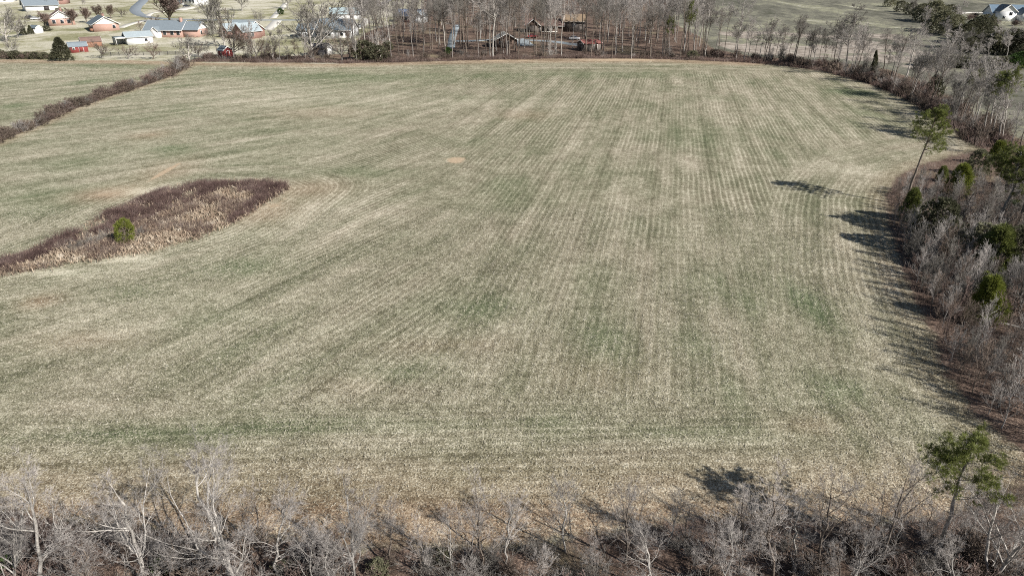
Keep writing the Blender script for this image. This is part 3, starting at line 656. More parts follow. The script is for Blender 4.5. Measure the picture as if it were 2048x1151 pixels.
for kind, v, base, top, wid, lab in [
    ('pine_tree', 1, (1811, 409), (1874, 222), 1.05, 'lone tall pine at the corner of the thicket casting a long shadow'),
    ('pine_tree', 2, (1986, 490), (2036, 300), 1.4, 'tall pine inside the thicket, left of the pair at the right edge'),
    ('pine_tree', 3, (2010, 500), (2066, 318), 1.4, 'tall leaning pine inside the thicket, right of the pair at the right edge'),
    ('pine_tree', 0, (2046, 480), (2095, 370), 1.0, 'pine trunk cut by the right edge of the picture'),
    ('tall_young_pine', 0, (1969, 646), (1985, 555), 1.1, 'bright green young pine standing alone in the thicket'),
    ('tall_young_pine', 1, (1818, 440), (1830, 378), 1.0, 'small dark pine just below the lone tall pine'),
    ('evergreen_tree', 1, (1866, 505), (1890, 398), 0.75, 'dark evergreen in the middle of the thicket'),
    ('evergreen_tree', 0, (1950, 540), (1972, 450), 0.9, 'dark spreading evergreen below the tall pine pair, leftmost of its row'),
    ('tall_young_pine', 1, (1982, 560), (2005, 455), 1.2, 'dark pine below the tall pine pair, middle of its row'),
    ('evergreen_tree', 1, (2018, 560), (2044, 455), 0.8, 'dark evergreen at the right edge, end of its row'),
    ('tall_young_pine', 0, (1914, 392), (1928, 330), 1.3, 'bright yellow-green young pine at the head of the thicket'),
    ('evergreen_tree', 2, (1955, 352), (1962, 300), 0.9, 'large dark evergreen at the head of the thicket'),
    ('tall_young_pine', 0, (1994, 330), (2000, 283), 1.3, 'yellow-green pine beside the dark evergreen'),
    ('tall_young_pine', 1, (1884, 362), (1888, 332), 1.2, 'small green pine near the foot of the lone tall pine shadow'),
    ('evergreen_tree', 1, (2034, 378), (2046, 318), 0.9, 'dark evergreen cut by the right edge above the tall pine pair'),
    ('tall_young_pine', 0, (1955, 600), (1975, 545), 0.9, 'small yellowish pine just above the bright green young pine'),
    ('evergreen_shrub', 1, (2020, 420), (2024, 400), 1.2, 'low green shrub among grey saplings by the right edge')]:
    plant_px(kind, {'pine_tree': 'pine_tree', 'tall_young_pine': 'young_pine', 'evergreen_tree': 'evergreen_tree', 'evergreen_shrub': 'evergreen_shrub'}[kind], base, top, lab, var=v, widen=wid, group=RB, cat='shrub' if kind == 'evergreen_shrub' else 'tree')

# ------------------------------------------------------------------ tree line between the field and the right-hand meadow
TL = 'bare trees of the line at the upper right of the field'
tl = [((1472, 117), (1487, 25)), ((1488, 117), (1507, 30)), ((1519, 114), (1532, 42)), ((1538, 118), (1541, 68)), ((1550, 118), (1562, 56)), ((1562, 120), (1578, 78)), ((1584, 129), (1602, 28)), ((1606, 128), (1618, 60)), ((1624, 132), (1640, 52)),
      ((1646, 134), (1652, 70)), ((1668, 133), (1681, 34)), ((1674, 130), (1687, 40)), ((1689, 140), (1714, 0)), ((1712, 140), (1722, 75)), ((1731, 143), (1741, 78)), ((1764, 150), (1779, 52)), ((1772, 150), (1783, 95)), ((1786, 158), (1803, 82)),
      ((1806, 172), (1850, 42)), ((1812, 166), (1828, 70)), ((1827, 170), (1867, 88)), ((1845, 186), (1868, 100)), ((1860, 190), (1880, 110)), ((1871, 200), (1916, 58)), ((1884, 206), (1900, 115)), ((1905, 215), (1922, 140)), ((1920, 228), (1938, 135)),
      ((1945, 252), (1968, 150)), ((1950, 258), (1978, 110)), ((1966, 272), (1988, 105)), ((1974, 278), (2000, 108)), ((1982, 282), (2008, 118)), ((1999, 292), (2016, 150)), ((2016, 312), (2042, 205)), ((2038, 305), (2056, 190)), ((2060, 318), (2090, 200)), ((1935, 240), (1948, 160)), ((1895, 222), (1908, 165))]
for i, (b, t) in enumerate(tl):
    lab = {12: 'tallest bare tree of the line, with a fine spreading crown against the green meadow', 18: 'tall leaning bare tree with a wide fork in the tree line', 23: 'tall pale bare tree leaning right before the far hedge', 15: 'dark bare tree with a candelabra top in the tree line'}.get(i, 'slender bare tree in the line along the field, ' + ('before the green meadow' if b[0] < 1640 else 'before the bare meadow strip' if b[0] < 1800 else 'before the evergreen belt' if b[0] < 1900 else 'around the two dark pines'))
    plant_px('forest_tree' if i % 4 else 'tall_tree', 'bare_tree', b, t, lab, var=(2 if i in (18, 23, 28, 29, 30, 31, 33) else i), widen=random.uniform(0.85, 1.2) * (1.25 if i == 12 else 1), group=TL)
for i in range(40):
    f = rs.random() ** 1.2; e = np.array(LINE_EDGE); x = np.interp(f * (len(e) - 1), np.arange(len(e)), e[:, 0]) + rs.uniform(0.5, 7); y = np.interp(f * (len(e) - 1), np.arange(len(e)), e[:, 1]) + rs.uniform(1, 8)
    plant('forest_tree', 'bare_tree', x, y, rs.uniform(8, 16), 'slender bare tree in the line at upper right, ' + ('near the far wood' if f < 0.35 else 'before the bare meadow strip' if f < 0.65 else 'near the two dark pines'), 'tree', TL, widen=rs.uniform(0.7, 1.0), lean=rs.normal(0.03, 0.05), var=[0, 1, 4, 5][i % 4])
plant_px('pine_tree', 'pine_tree', (1926, 240), (1962, 143), 'dark pine among bare trunks of the tree line, left of two', var=1, widen=0.9, group='pines of the tree line')
plant_px('pine_tree', 'pine_tree', (1992, 286), (2030, 142), 'dark pine among bare trunks of the tree line, right of two', var=2, widen=1.1, group='pines of the tree line')
plant_px('cedar_tree', 'cedar_tree', (1745, 156), (1752, 102), 'narrow dark cedar in the tree line', var=0, widen=0.35)
plant_px('evergreen_tree', 'evergreen_tree', (1868, 205), (1872, 150), 'dark ivy-clad evergreen under the pale leaning tree', var=1, widen=0.6)
for i in range(150):                                     # brush at the foot of the line
    f = rs.random() ** 0.8; q = 1500 + 480 * f
    e = np.array(LINE_EDGE); s = np.interp(f * (len(e) - 1), np.arange(len(e)), e[:, 0]), np.interp(f * (len(e) - 1), np.arange(len(e)), e[:, 1])
    x, y = s[0] + rs.uniform(0.5, 9), s[1] + rs.uniform(0.5, 10)
    kd = ['brown_shrub', 'sapling', 'brown_shrub', 'bare_shrub', 'brown_shrub'][i % 5]
    plant(kd, 'sapling' if kd == 'sapling' else 'leafless_shrub', x, y, rs.uniform(4, 8) if kd == 'sapling' else rs.uniform(2.0, 3.6),
          'bare sapling in the brush of the tree line' if kd == 'sapling' else 'leafless shrub at the foot of the tree line', 'sapling' if kd == 'sapling' else 'shrub', 'saplings of the tree line' if kd == 'sapling' else 'shrubs at the foot of the tree line', widen=1.2)

# ------------------------------------------------------------------ dark evergreen belt below the white house
for i, (px, py, tp, kd, wid) in enumerate([(1800, 24, 2, 0, 1.3), (1822, 30, 5, 1, 1.3), (1842, 42, 8, 2, 1.3), (1868, 46, 2, 0, 1.2), (1884, 66, 22, 0, 1.5), (1905, 72, 30, 2, 1.3), (1925, 98, 48, 1, 1.2), (1948, 88, 38, 1, 1.4), (1964, 82, 30, 0, 1.2), (1972, 104, 62, 0, 1.4), (1995, 108, 62, 2, 1.3), (2018, 108, 58, 1, 1.2), (2042, 112, 64, 1, 1.3), (2046, 130, 88, 1, 1.2), (1938, 108, 75, 2, 1.2), (1858, 60, 28, 1, 1.2), (1780, 14, -8, 2, 1.4), (1895, 44, 10, 2, 1.3)]):
    plant_px('evergreen_tree', 'evergreen_tree', (px, py), (px + 4, tp), 'dense dark evergreen in the belt below the white house, ' + ('at its far left end' if px < 1860 else 'in its middle' if px < 1950 else 'towards the right edge'), var=kd, widen=wid * 0.95, group='evergreens of the belt below the white house')
for i, (px, py, tp, kd) in enumerate([(1845, 131, 112, 0), (1866, 134, 114, 0), (1912, 135, 110, 2), (1932, 136, 112, 2), (1952, 138, 118, 0), (1975, 138, 116, 2), (2000, 138, 114, 0), (2022, 138, 112, 1), (2044, 136, 104, 1), (1890, 134, 116, 2)]):
    plant_px('evergreen_shrub', 'evergreen_shrub', (px, py), (px, tp), 'rounded olive shrub in the hedge at the back of the right-hand meadow', var=kd, widen=1.3, group='hedge shrubs behind the right-hand meadow', cat='shrub')
for b, t, v, lab in [((1915, 66), (1925, 0), 2, 'pale bare tree standing in the evergreen belt, left of two'), ((1908, 105), (1922, 45), 3, 'dull bare tree with upright limbs in front of the evergreen belt'), ((2012, 115), (2022, 50), 2, 'pale bare tree standing in the evergreen belt, right of two'), ((1868, 40), (1872, -20), 1, 'dark bare tree rising from the top of the evergreen belt'), ((1990, 108), (1998, 40), 3, 'grey bare tree before the white house'), ((2038, 112), (2046, 52), 0, 'grey bare tree at the right edge before the white house'), ((1850, 62), (1856, 10), 2, 'pale thin bare tree at the left end of the evergreen belt'), ((1888, 84), (1896, 30), 3, 'grey bare tree before the thick of the evergreen belt'), ((1935, 104), (1945, 52), 0, 'grey bare tree at the foot of the evergreen belt'), ((1958, 112), (1966, 60), 5, 'low grey bare tree under the rusty shrubs'), ((1975, 118), (1984, 66), 3, 'grey bare tree right of the low one under the rusty shrubs'), ((1825, 40), (1829, -8), 5, 'grey bare tree at the top of the evergreen belt near the meadow')]:
    plant_px('tall_tree', 'bare_tree', b, t, lab, var=v, widen=1.25, group='bare trees of the evergreen belt')
for px, py, lab in [(1938, 40, 'rust-brown shrub left of the white house'), (1962, 48, 'rust-brown shrub below the corner of the white house'), (1988, 50, 'rust-brown shrub below the white house front'), (2030, 52, 'rust-brown shrub at the right edge below the white house'), (1948, 36, 'tall rust-brown shrub beside the pale drive')]:
    x, y = G(px, py); plant('brown_shrub', 'rusty_shrub', x, y, 3.2, lab, 'shrub', 'rusty shrubs round the white house', var=1, widen=1.6)

# ------------------------------------------------------------------ the far wood
FW = 'bare trees of the far wood'
pts = []; tries = 0
keep_out = GP([(1006, 82), (1112, 52), (1175, 92), (1150, 55), (1040, 84), (1080, 62), (1100, 84), (1064, 78)])
while len(pts) < 290 and tries < 9000:
    tries += 1
    px, py = rs.uniform(700, 1470), 4 + 114 * rs.random() ** 0.62
    x, y = G(px, py)
    if not inpoly(farwood_poly, np.array([x]), np.array([y]))[0]: continue
    if any(math.hypot(x - a, y - b) < 7.5 for a, b in keep_out): continue
    if any(math.hypot(x - a, y - b) < 3.2 for a, b in pts): continue
    pts.append((x, y)); front_row = py > 96
    plant('forest_tree', 'forest_tree', x, y, rs.uniform(15, 24) if front_row else rs.uniform(17, 25), ('front-row slender bare tree ' if front_row else ('slender bare tree far back in the wood ' if py < 55 else 'slender bare tree amid the wood ')) + ('left of the gravel drive' if px < 890 else 'between gravel drive and wooden cabin' if px < 1010 else 'between cabin and red-roofed barn' if px < 1170 else 'right of the red-roofed barn'), 'tree', FW, widen=rs.uniform(0.6, 0.95), lean=rs.normal(0, 0.03))
for b, t, v, w, lab in [((986, 116), (985, -40), 2, 1.2, 'pale-trunked tall forked tree left of the wooden cabin'), ((1262, 108), (1270, -20), 1, 0.9, 'thick dark trunk at the right end of the far wood'), ((1018, 115), (1020, -30), 4, 1.0, 'dark tall tree right beside the wooden cabin'), ((848, 118), (850, 25), 3, 0.8, 'tall bare tree before the brick house in the wood'), ((890, 92), (888, -5), 1, 1.0, 'dark ivy-grey trunk left of the gravel drive'), ((1172, 78), (1176, -20), 4, 1.0, 'tall dark tree behind the red-roofed barn'), ((1290, 112), (1293, 20), 0, 0.9, 'tall grey tree near the end of the far wood'), ((762, 122), (755, 60), 2, 1.5, 'wide pale bare tree at the left end of the far wood')]:
    plant_px('forest_tree', 'forest_tree', b, t, lab, var=v, widen=w, group='landmark trees of the far wood')
for kd, v, b, t, w, lab in [('pine_tree', 0, (1338, 116), (1340, 35), 0.7, 'pine with a dark top standing above the far wood, left of two'), ('pine_tree', 3, (1376, 115), (1384, 8), 0.65, 'tallest pine with a dark round top at the end of the far wood'), ('pine_tree', 2, (1088, 78), (1090, -10), 0.8, 'pine before the long cabin house'), ('evergreen_shrub', 1, (896, 112), (896, 95), 0.8, 'bright green shrub at the foot of the gravel drive'),
                        ('evergreen_shrub', 0, (755, 122), (752, 92), 1.3, 'olive evergreen thicket shrub left of the far wood'), ('evergreen_shrub', 0, (728, 120), (726, 82), 1.1, 'dull brown-green evergreen right of the black shed'), ('evergreen_shrub', 2, (775, 100), (776, 82), 1.0, 'small olive evergreen in the wood edge'), ('evergreen_shrub', 2, (1385, 118), (1386, 102), 1.3, 'dark evergreen shrub at the right end of the far wood')]:
    plant_px(kd, 'pine_tree' if kd == 'pine_tree' else 'evergreen_shrub', b, t, lab, var=v, widen=w, group='evergreens of the far wood', cat='tree' if kd == 'pine_tree' else 'shrub')
for i in range(95):                                     # brush along the far edge of the field
    px = rs.uniform(385, 1500); x, y = G(px, 124 if px < 900 else 118); y += rs.uniform(1.0, 9)
    kd = 'brown_shrub' if rs.random() < 0.65 else ('bare_shrub' if rs.random() < 0.6 else 'sapling')
    plant(kd, 'sapling' if kd == 'sapling' else 'leafless_shrub', x, y, rs.uniform(4, 7) if kd == 'sapling' else rs.uniform(1.2, 2.8),
          ('thin bare sapling' if kd == 'sapling' else 'leafless shrub') + ' along the far field edge ' + ('behind the yards' if px < 690 else 'before the gravel drive' if px < 960 else 'before the cabin and barn' if px < 1210 else 'at the right end of the far wood'), 'sapling' if kd == 'sapling' else 'shrub', 'saplings along the far field edge' if kd == 'sapling' else 'shrubs along the far field edge', widen=1.35)

# ------------------------------------------------------------------ hedge between the two fields
HG = 'shrubs of the hedge between the two fields'
hl = np.array(hedge_line); seg = np.r_[0, np.cumsum(np.hypot(*np.diff(hl, axis=0).T))]
s = 0.0
while s < seg[-1]:
    x, y = np.interp(s, seg, hl[:, 0]), np.interp(s, seg, hl[:, 1]); f = s / seg[-1]
    plant('brown_shrub' if rs.random() < 0.85 else 'bare_shrub', 'hedge_shrub', x + rs.normal(0, 0.5), y + rs.normal(0, 0.5), rs.uniform(1.0, 2.3) * (0.75 + 0.4 * abs(math.sin(s * 0.13))) * (1.0 + 0.6 * f), 'brown leafless shrub in the hedge between the two fields, ' + ('near the left edge' if f < 0.33 else 'in its middle stretch' if f < 0.68 else 'at its far end'), 'shrub', HG, widen=1.35)
    s += rs.uniform(0.6, 1.6) * (1 + 0.6 * f) * 0.8
for px, py, tp, lab in [(130, 226, 197, 'pale grey sapling standing up from the hedge'), (268, 180, 152, 'bare sapling in the middle of the hedge'), (350, 148, 112, 'tall purple-grey bush at the far end of the hedge, left of two'), (362, 142, 104, 'tall purple-grey bush at the far end of the hedge, right of two'), (330, 154, 124, 'grey bush near the far end of the hedge')]:
    plant_px('sapling', 'hedge_sapling', (px, py), (px, tp), lab, var=0, widen=2.0, cat='sapling', group='saplings in the hedge')

# ------------------------------------------------------------------ yards at the upper left
OR = 'egg-shaped ornamental trees in the yards'
for b, t, w, v, lab in [((145, 50), (145, 14), 1.0, 0, 'egg-shaped purple-brown tree right behind the brown-roofed brick house'), ((173, 46), (172, 12), 0.9, 0, 'egg-shaped bare tree, second in the row behind the houses'), ((197, 38), (194, 8), 1.0, 1, 'egg-shaped bare tree behind the dark-roofed house'), ((221, 37), (219, 7), 0.9, 1, 'egg-shaped bare tree, last in the row by the drive'), ((92, 56), (89, 22), 1.1, 0, 'egg-shaped purple-brown tree left of the brown-roofed house'), ((340, 46), (340, -14), 1.4, 0, 'large round purple-brown tree beside the road')]:
    plant_px('ornamental_tree', 'ornamental_tree', b, t, lab, var=v, widen=w * 1.55, group=OR)
YT = 'bare yard trees'
for kd, b, t, w, v, lab in [('yard_tree', (243, 34), (242, 15), 1.3, 0, 'low spreading tree beside the bend of the road'), ('yard_tree', (281, 62), (278, 41), 1.2, 2, 'round low tree left of the long grey-roofed house'), ('yard_tree', (310, 52), (306, 28), 1.4, 0, 'spreading brown tree at the roadside behind the grey-roofed house'), ('yard_tree', (203, 116), (203, 78), 1.2, 0, 'spreading bare yard tree right of the red shed'), ('yard_tree', (257, 118), (254, 86), 1.2, 0, 'low bare yard tree by the fence below the white garage'), ('yard_tree', (306, 119), (304, 80), 1.2, 2, 'reddish bare yard tree by the fence'),
                        ('yard_tree', (379, 122), (376, 68), 1.3, 1, 'wide bare tree at the end of the fence'), ('yard_tree', (450, 94), (416, -20), 0.8, 1, 'tall bare tree behind the small red shed'), ('tall_tree', (436, 118), (420, 20), 0.8, 0, 'tall dark bare tree left of the small red shed'), ('yard_tree', (519, 52), (517, 18), 1.0, 1, 'small pale tree behind the brick house by the road'), ('yard_tree', (622, 118), (618, -6), 1.0, 1, 'large white-trunked tree with a fan-shaped crown in front of the white house'), ('yard_tree', (642, 82), (645, -20), 1.15, 1, 'large dense bare tree beside the white house'),
                        ('yard_tree', (14, 84), (8, 12), 1.1, 1, 'big bare tree at the left edge of the yards'), ('yard_tree', (36, 76), (30, 20), 1.0, 1, 'big bare tree beside the two green cones'), ('yard_tree', (27, 112), (22, 72), 1.0, 1, 'thin bare tree rising from the hedge at the left edge'), ('yard_tree', (484, 22), (482, -25), 1.0, 1, 'bare tree on the lawn across the road, left of two'), ('yard_tree', (576, 18), (574, -25), 1.0, 1, 'bare tree on the lawn across the road, right of two'), ('yard_tree', (452, 34), (450, 15), 1.2, 2, 'low bare tree by the road across from the tall tree'), ('yard_tree', (416, 45), (412, -12), 1.0, 1, 'bare tree at the roadside across from the white house drive'), ('tall_tree', (88, 20), (84, -10), 1.2, 0, 'bare tree before the white-gabled house'), ('tall_tree', (166, 18), (164, -12), 1.2, 3, 'bare tree far behind the row of egg-shaped trees'), ('tall_tree', (826, 66), (826, 8), 1.0, 1, 'dark bare tree before the blue-roofed house in the wood')]:
    plant_px(kd, 'bare_tree', b, t, lab, var=v, widen=w * 1.15, group=YT)
for i, (px, tp) in enumerate([(468, 30), (488, 70), (500, 40), (512, 62), (541, 55), (560, 45), (546, 75), (590, 70), (612, 66), (627, 92), (655, 72), (665, 88), (684, 60), (700, 52), (712, 60), (398, 82), (414, 78), (575, 88), (531, 80), (480, 60)]):
    plant_px('tall_tree' if i % 3 else 'yard_tree', 'bare_tree', (px, 119.5 + (px - 400) * 0.012), (px - 2, tp), 'thin bare tree in the strip between the back yards and the field', var=i, widen=0.9, group='thin trees behind the back yards')
plant_px('cedar_tree', 'cedar_tree', (125, 121), (116, 76), 'large dark cedar beside the red shed', var=0, widen=1.05)
plant_px('cedar_tree', 'cedar_tree', (46, 70), (43, 47), 'dark green cone-shaped evergreen, left of two', var=1, widen=0.7, group='green cones in the yard')
plant_px('cedar_tree', 'cedar_tree', (62, 69), (58, 51), 'dark green cone-shaped evergreen, right of two', var=0, widen=0.8, group='green cones in the yard')
plant_px('evergreen_shrub', 'evergreen_shrub', (561, 29), (561, 17), 'round clipped dark green bush beside the concrete drive', var=1, widen=0.95, cat='shrub')
plant_px('evergreen_shrub', 'evergreen_shrub', (118, 22), (118, 16), 'flat clipped bush in front of the brick building', var=0, widen=2.0, cat='shrub')
plant_px('evergreen_shrub', 'evergreen_shrub', (93, 62), (92, 52), 'clipped bush below the brown-roofed house', var=2, widen=1.6, cat='shrub')
for i, px in enumerate(np.arange(-4, 108, 6.5)):
    x, y = G(px, 117.5); plant('brown_shrub' if i % 3 else 'evergreen_shrub', 'hedge_shrub', x, y + rs.uniform(-1, 1.5), rs.uniform(1.8, 2.9), 'brown shrub in the ragged hedge left of the cedar', 'shrub', 'shrubs of the hedge left of the cedar', widen=1.3, var=0 if i % 3 == 0 else None)

# ------------------------------------------------------------------ brambles, dry grass and other uncountable growth
def stalks(r, X, Y, H, rad, lean=0.35, n=3):
    M = len(X); a = r.uniform(0, 6.28, M); l = np.abs(r.normal(0, lean, M)) * H
    z = np.linspace(0, 1, n); zz = hgt(X, Y)
    Pt = np.stack([X[:, None] + (np.cos(a) * l)[:, None] * z ** 1.6, Y[:, None] + (np.sin(a) * l)[:, None] * z ** 1.6, zz[:, None] - 0.05 + H[:, None] * z[None] * (1 - 0.12 * z[None])], -1)
    return tubes(Pt, rad * r.uniform(0.7, 1.3, M)[:, None] * np.linspace(1, 0.45, n)[None], 3)
def scatter(r, poly, count, margin=0.0):
    p = np.array(poly); lo, hi = p.min(0), p.max(0); X, Y = [], []
    got = 0
    while got < count:
        x, y = r.uniform(lo[0], hi[0], 20000), r.uniform(lo[1], hi[1], 20000); m = inpoly(poly, x, y)
        X.append(x[m]); Y.append(y[m]); got += m.sum()
    return np.concatenate(X)[:count], np.concatenate(Y)[:count]
def lumps(X, Y, s, seed):
    r = np.random.default_rng(seed); v = np.zeros_like(X)
    for k in range(7):
        a = r.uniform(0, 6.28); f = s * r.uniform(0.6, 2.0); v += np.sin((X * np.cos(a) + Y * np.sin(a)) * f + r.uniform(0, 6.28))
    return np.clip(0.5 + v / 7, 0, 1)
rg = np.random.default_rng(99)
bramble_poly = GP([(-60, 545), (0, 526), (83, 493), (167, 460), (225, 425), (292, 394), (354, 373), (417, 367), (500, 363), (555, 368), (577, 378), (534, 404), (480, 438), (455, 452), (470, 428), (515, 398), (500, 386), (440, 381), (395, 402), (330, 428), (250, 458), (160, 484), (80, 518), (0, 546), (-60, 562)])
X, Y = scatter(rg, bramble_poly, 30000); X = X + rg.normal(0, 0.28, len(X)); Y = Y + rg.normal(0, 0.45, len(Y)); kb = lumps(X, Y, 0.9, 31) + rg.uniform(-0.1, 0.35, len(X)) > 0.45; X, Y = X[kb], Y[kb]; Hh = (0.55 + 0.9 * lumps(X, Y, 1.2, 5)) * rg.uniform(0.6, 1.15, len(X))
BRM = bark('bramble', (0.185, 0.105, 0.092), 0.1)
def patch_mat(name, cols, scale):
    n = N(name); v = n.math('MULTIPLY_ADD', n.math('SUBTRACT', n.noise(n.pos(), scale, 3, 0.6), 0.5), 1.8, 0.5)
    return n.done(n.ramp(v, cols), 0.9)
BRM = patch_mat('bramble_canes', [(0.1, (0.085, 0.055, 0.050)), (0.5, (0.155, 0.102, 0.090)), (0.9, (0.25, 0.185, 0.165))], 0.6)
UND0 = patch_mat('weed_stalks', [(0.1, (0.10, 0.062, 0.052)), (0.5, (0.19, 0.135, 0.112)), (0.9, (0.33, 0.27, 0.23))], 0.5)
o = link('brambles', mk_mesh('brambles', *stalks(rg, X, Y, Hh, 0.016, 0.5), True), None, BRM)
tag(o, 'purple-brown bramble thicket along the weedy island in the field', 'brambles', kind='stuff')
X, Y = scatter(rg, island_poly, 28000); X = X + rg.normal(0, 0.4, len(X)); Y = Y + rg.normal(0, 0.55, len(Y)); m = ~(inpoly(bramble_poly, X, Y) & (rg.random(len(X)) < 0.85)); X, Y = X[m], Y[m]
Xb, Yb = X[::1] + rg.normal(0, 0.1, len(X)), Y[::1] + 0.05; kb = lumps(Xb, Yb, 0.8, 21) + rg.uniform(-0.1, 0.1, len(Xb)) > 0.53; Xb, Yb = Xb[kb], Yb[kb]
Lh = lumps(X, Y, 1.6, 8); keep = rg.random(len(X)) < 0.25 + 0.9 * Lh; X, Y, Lh = X[keep], Y[keep], Lh[keep]
o = link('weeds', mk_mesh('weeds', *stalks(rg, Xb, Yb, rg.uniform(0.4, 1.25, len(Xb)), 0.018, 0.5), True), None, UND0)
tag(o, 'grey-brown weed stalks mixed into the dry grass of the island', 'weeds', kind='stuff')
GRS = patch_mat('dry_grass', [(0.08, (0.18, 0.125, 0.09)), (0.4, (0.31, 0.235, 0.170)), (0.66, (0.44, 0.36, 0.27)), (0.92, (0.62, 0.55, 0.455))], 0.9)
C = np.stack([X, Y, hgt(X, Y) - 0.03], 1); D = np.stack([rg.normal(0, 0.45, len(X)), rg.normal(0, 0.45, len(X)), np.ones(len(X))], 1)
o = link('dry_grass', mk_mesh('dry_grass', *blades(rg, C, D, 0.95, 0.085, 0.25)), None, GRS)
tag(o, 'tan dry grass and reeds filling the weedy island', 'dry grass', kind='stuff')
# weeds under the thicket
X, Y = scatter(rg, [(30, 33), (22, 30)] + wood_poly[1:-4] + [(95, 92), (70, 60), (45, 31)], 15000)
Hh = (0.3 + 1.5 * lumps(X, Y, 0.8, 3)) * rg.uniform(0.4, 1.1, len(X))
UND = patch_mat('undergrowth_stalks', [(0.1, (0.115, 0.072, 0.058)), (0.45, (0.20, 0.135, 0.112)), (0.7, (0.27, 0.215, 0.185)), (0.95, (0.36, 0.31, 0.27))], 0.5)
o = link('undergrowth', mk_mesh('undergrowth', *stalks(rg, X, Y, Hh, 0.012, 0.4, 2), True), None, UND)
tag(o, 'brown brush and dead weeds under the saplings on the right', 'undergrowth', kind='stuff')
# weeds and fallen twigs of the near edge
X, Y = scatter(rg, [(-34, 14)] + [(a - 0.0, b - 0.3) for a, b in FRONT_EDGE[2:]] + [(30, 14)], 34000)
Hh = (0.12 + 1.0 * lumps(X, Y, 1.1, 4) ** 2) * rg.uniform(0.5, 1.2, len(X))
o = link('brush', mk_mesh('brush', *stalks(rg, X, Y, Hh, 0.009, 0.7, 2), True), None, patch_mat('brush_stalks', [(0.1, (0.04, 0.03, 0.026)), (0.45, (0.095, 0.07, 0.058)), (0.7, (0.16, 0.125, 0.105)), (0.95, (0.32, 0.28, 0.245))], 0.7))
tag(o, 'low twiggy brush and dead weeds along the bottom edge', 'brush', kind='stuff')
# weeds at the foot of the far wood and the tree line
xs = []; 
ex = np.array(GP([(385, 124), (690, 127), (800, 125), (1000, 119), (1200, 116.5), (1330, 119), (1480, 125)]) + LINE_EDGE[1:]); sg = np.r_[0, np.cumsum(np.hypot(*np.diff(ex, axis=0).T))]
u = rg.uniform(0, sg[-1], 9000); X = np.interp(u, sg, ex[:, 0]); Y = np.interp(u, sg, ex[:, 1]) + np.abs(rg.normal(0, 2.5, 9000)) + 0.3; X = X + rg.normal(0, 0.6, 9000) + np.where(u > sg[-1] * 0.75, np.abs(rg.normal(0, 2.0, 9000)), 0)
Hh = (0.4 + 1.4 * lumps(X, Y, 0.35, 6)) * rg.uniform(0.5, 1.1, 9000)
o = link('weeds', mk_mesh('weeds', *stalks(rg, X, Y, Hh, 0.03, 0.35), True), None, UND)
tag(o, 'brown weeds along the far rim of the field', 'weeds', kind='stuff')
# brush along the hedge and under the far wood
u = rg.uniform(0, seg[-1], 9000); X = np.interp(u, seg, hl[:, 0]) + rg.normal(0, 0.55, 9000); Y = np.interp(u, seg, hl[:, 1]) + rg.normal(0, 0.9, 9000)
DBR = patch_mat('dark_brush', [(0.1, (0.055, 0.040, 0.035)), (0.5, (0.115, 0.082, 0.070)), (0.9, (0.22, 0.175, 0.155))], 0.35)
o = link('hedge_brush', mk_mesh('hedge_brush', *stalks(rg, X, Y, (0.35 + 1.0 * lumps(X, Y, 0.5, 12)) * rg.uniform(0.5, 1.15, 9000), 0.022, 0.45, 2), True), None, DBR); tag(o, 'dark low brush filling the hedge between the two fields', 'brush', kind='stuff')
X, Y = scatter(rg, farwood_poly + [], 9000); kb = (Y < 380) & (lumps(X, Y, 0.12, 14) + rg.uniform(-0.15, 0.15, 9000) > 0.42); X, Y = X[kb], Y[kb]
o = link('wood_brush', mk_mesh('wood_brush', *stalks(rg, X, Y, rg.uniform(0.5, 2.6, len(X)), 0.04, 0.4, 2), True), None, DBR); tag(o, 'dark brush on the floor of the far wood', 'brush', kind='stuff')
u = rg.uniform(0, sg[-1], 12000); X = np.interp(u, sg, ex[:, 0]) + np.abs(rg.normal(0, 1.6, 12000)); Y = np.interp(u, sg, ex[:, 1]) + np.abs(rg.normal(0, 2.2, 12000)) + 0.4
o = link('rim_shade_brush', mk_mesh('rim_shade_brush', *stalks(rg, X, Y, (0.5 + 1.5 * lumps(X, Y, 0.3, 16)) * rg.uniform(0.5, 1.1, 12000), 0.035, 0.35, 2), True), None, DBR); tag(o, 'brush along the foot of the far trees, coloured dark as their shadow band', 'brush', kind='stuff')  # dense brush in a dark colour that stands in for the trees' shadow band
# loose straw of the harvested crop on the near half of the field
M = 330000; Y = 27 + 58 * rg.random(M) ** 0.8; X = rg.uniform(-1, 1, M) * (0.80 * (Y * CP + CAMH * SP) + 2)
m = ~(inpoly(front_poly, X, Y) | inpoly(wood_poly, X, Y) | inpoly(island_poly, X, Y)); ph = (X * math.cos(math.radians(13)) - Y * math.sin(math.radians(13)))
m &= rg.random(M) < np.where((X > -8) & (Y > 42), 0.55 + 0.45 * np.sin(ph * 2 * np.pi / 0.78), 0.6) * (0.35 + 0.9 * lumps(X, Y, 0.25, 17)); X, Y = X[m], Y[m]
C = np.stack([X, Y, 0.01 + rg.uniform(0, 0.05, len(X))], 1); D = np.stack([rg.normal(size=len(X)), rg.normal(size=len(X)), rg.uniform(0.0, 0.5, len(X))], 1)
STRAW = patch_mat('straw_pieces', [(0.1, (0.28, 0.25, 0.19)), (0.5, (0.42, 0.385, 0.30)), (0.9, (0.60, 0.565, 0.47))], 2.5)
o = link('straw', mk_mesh('straw', *blades(rg, C, D, 0.22, 0.034)), None, STRAW); tag(o, 'pale straw scattered over the near half of the field', 'straw', kind='stuff')
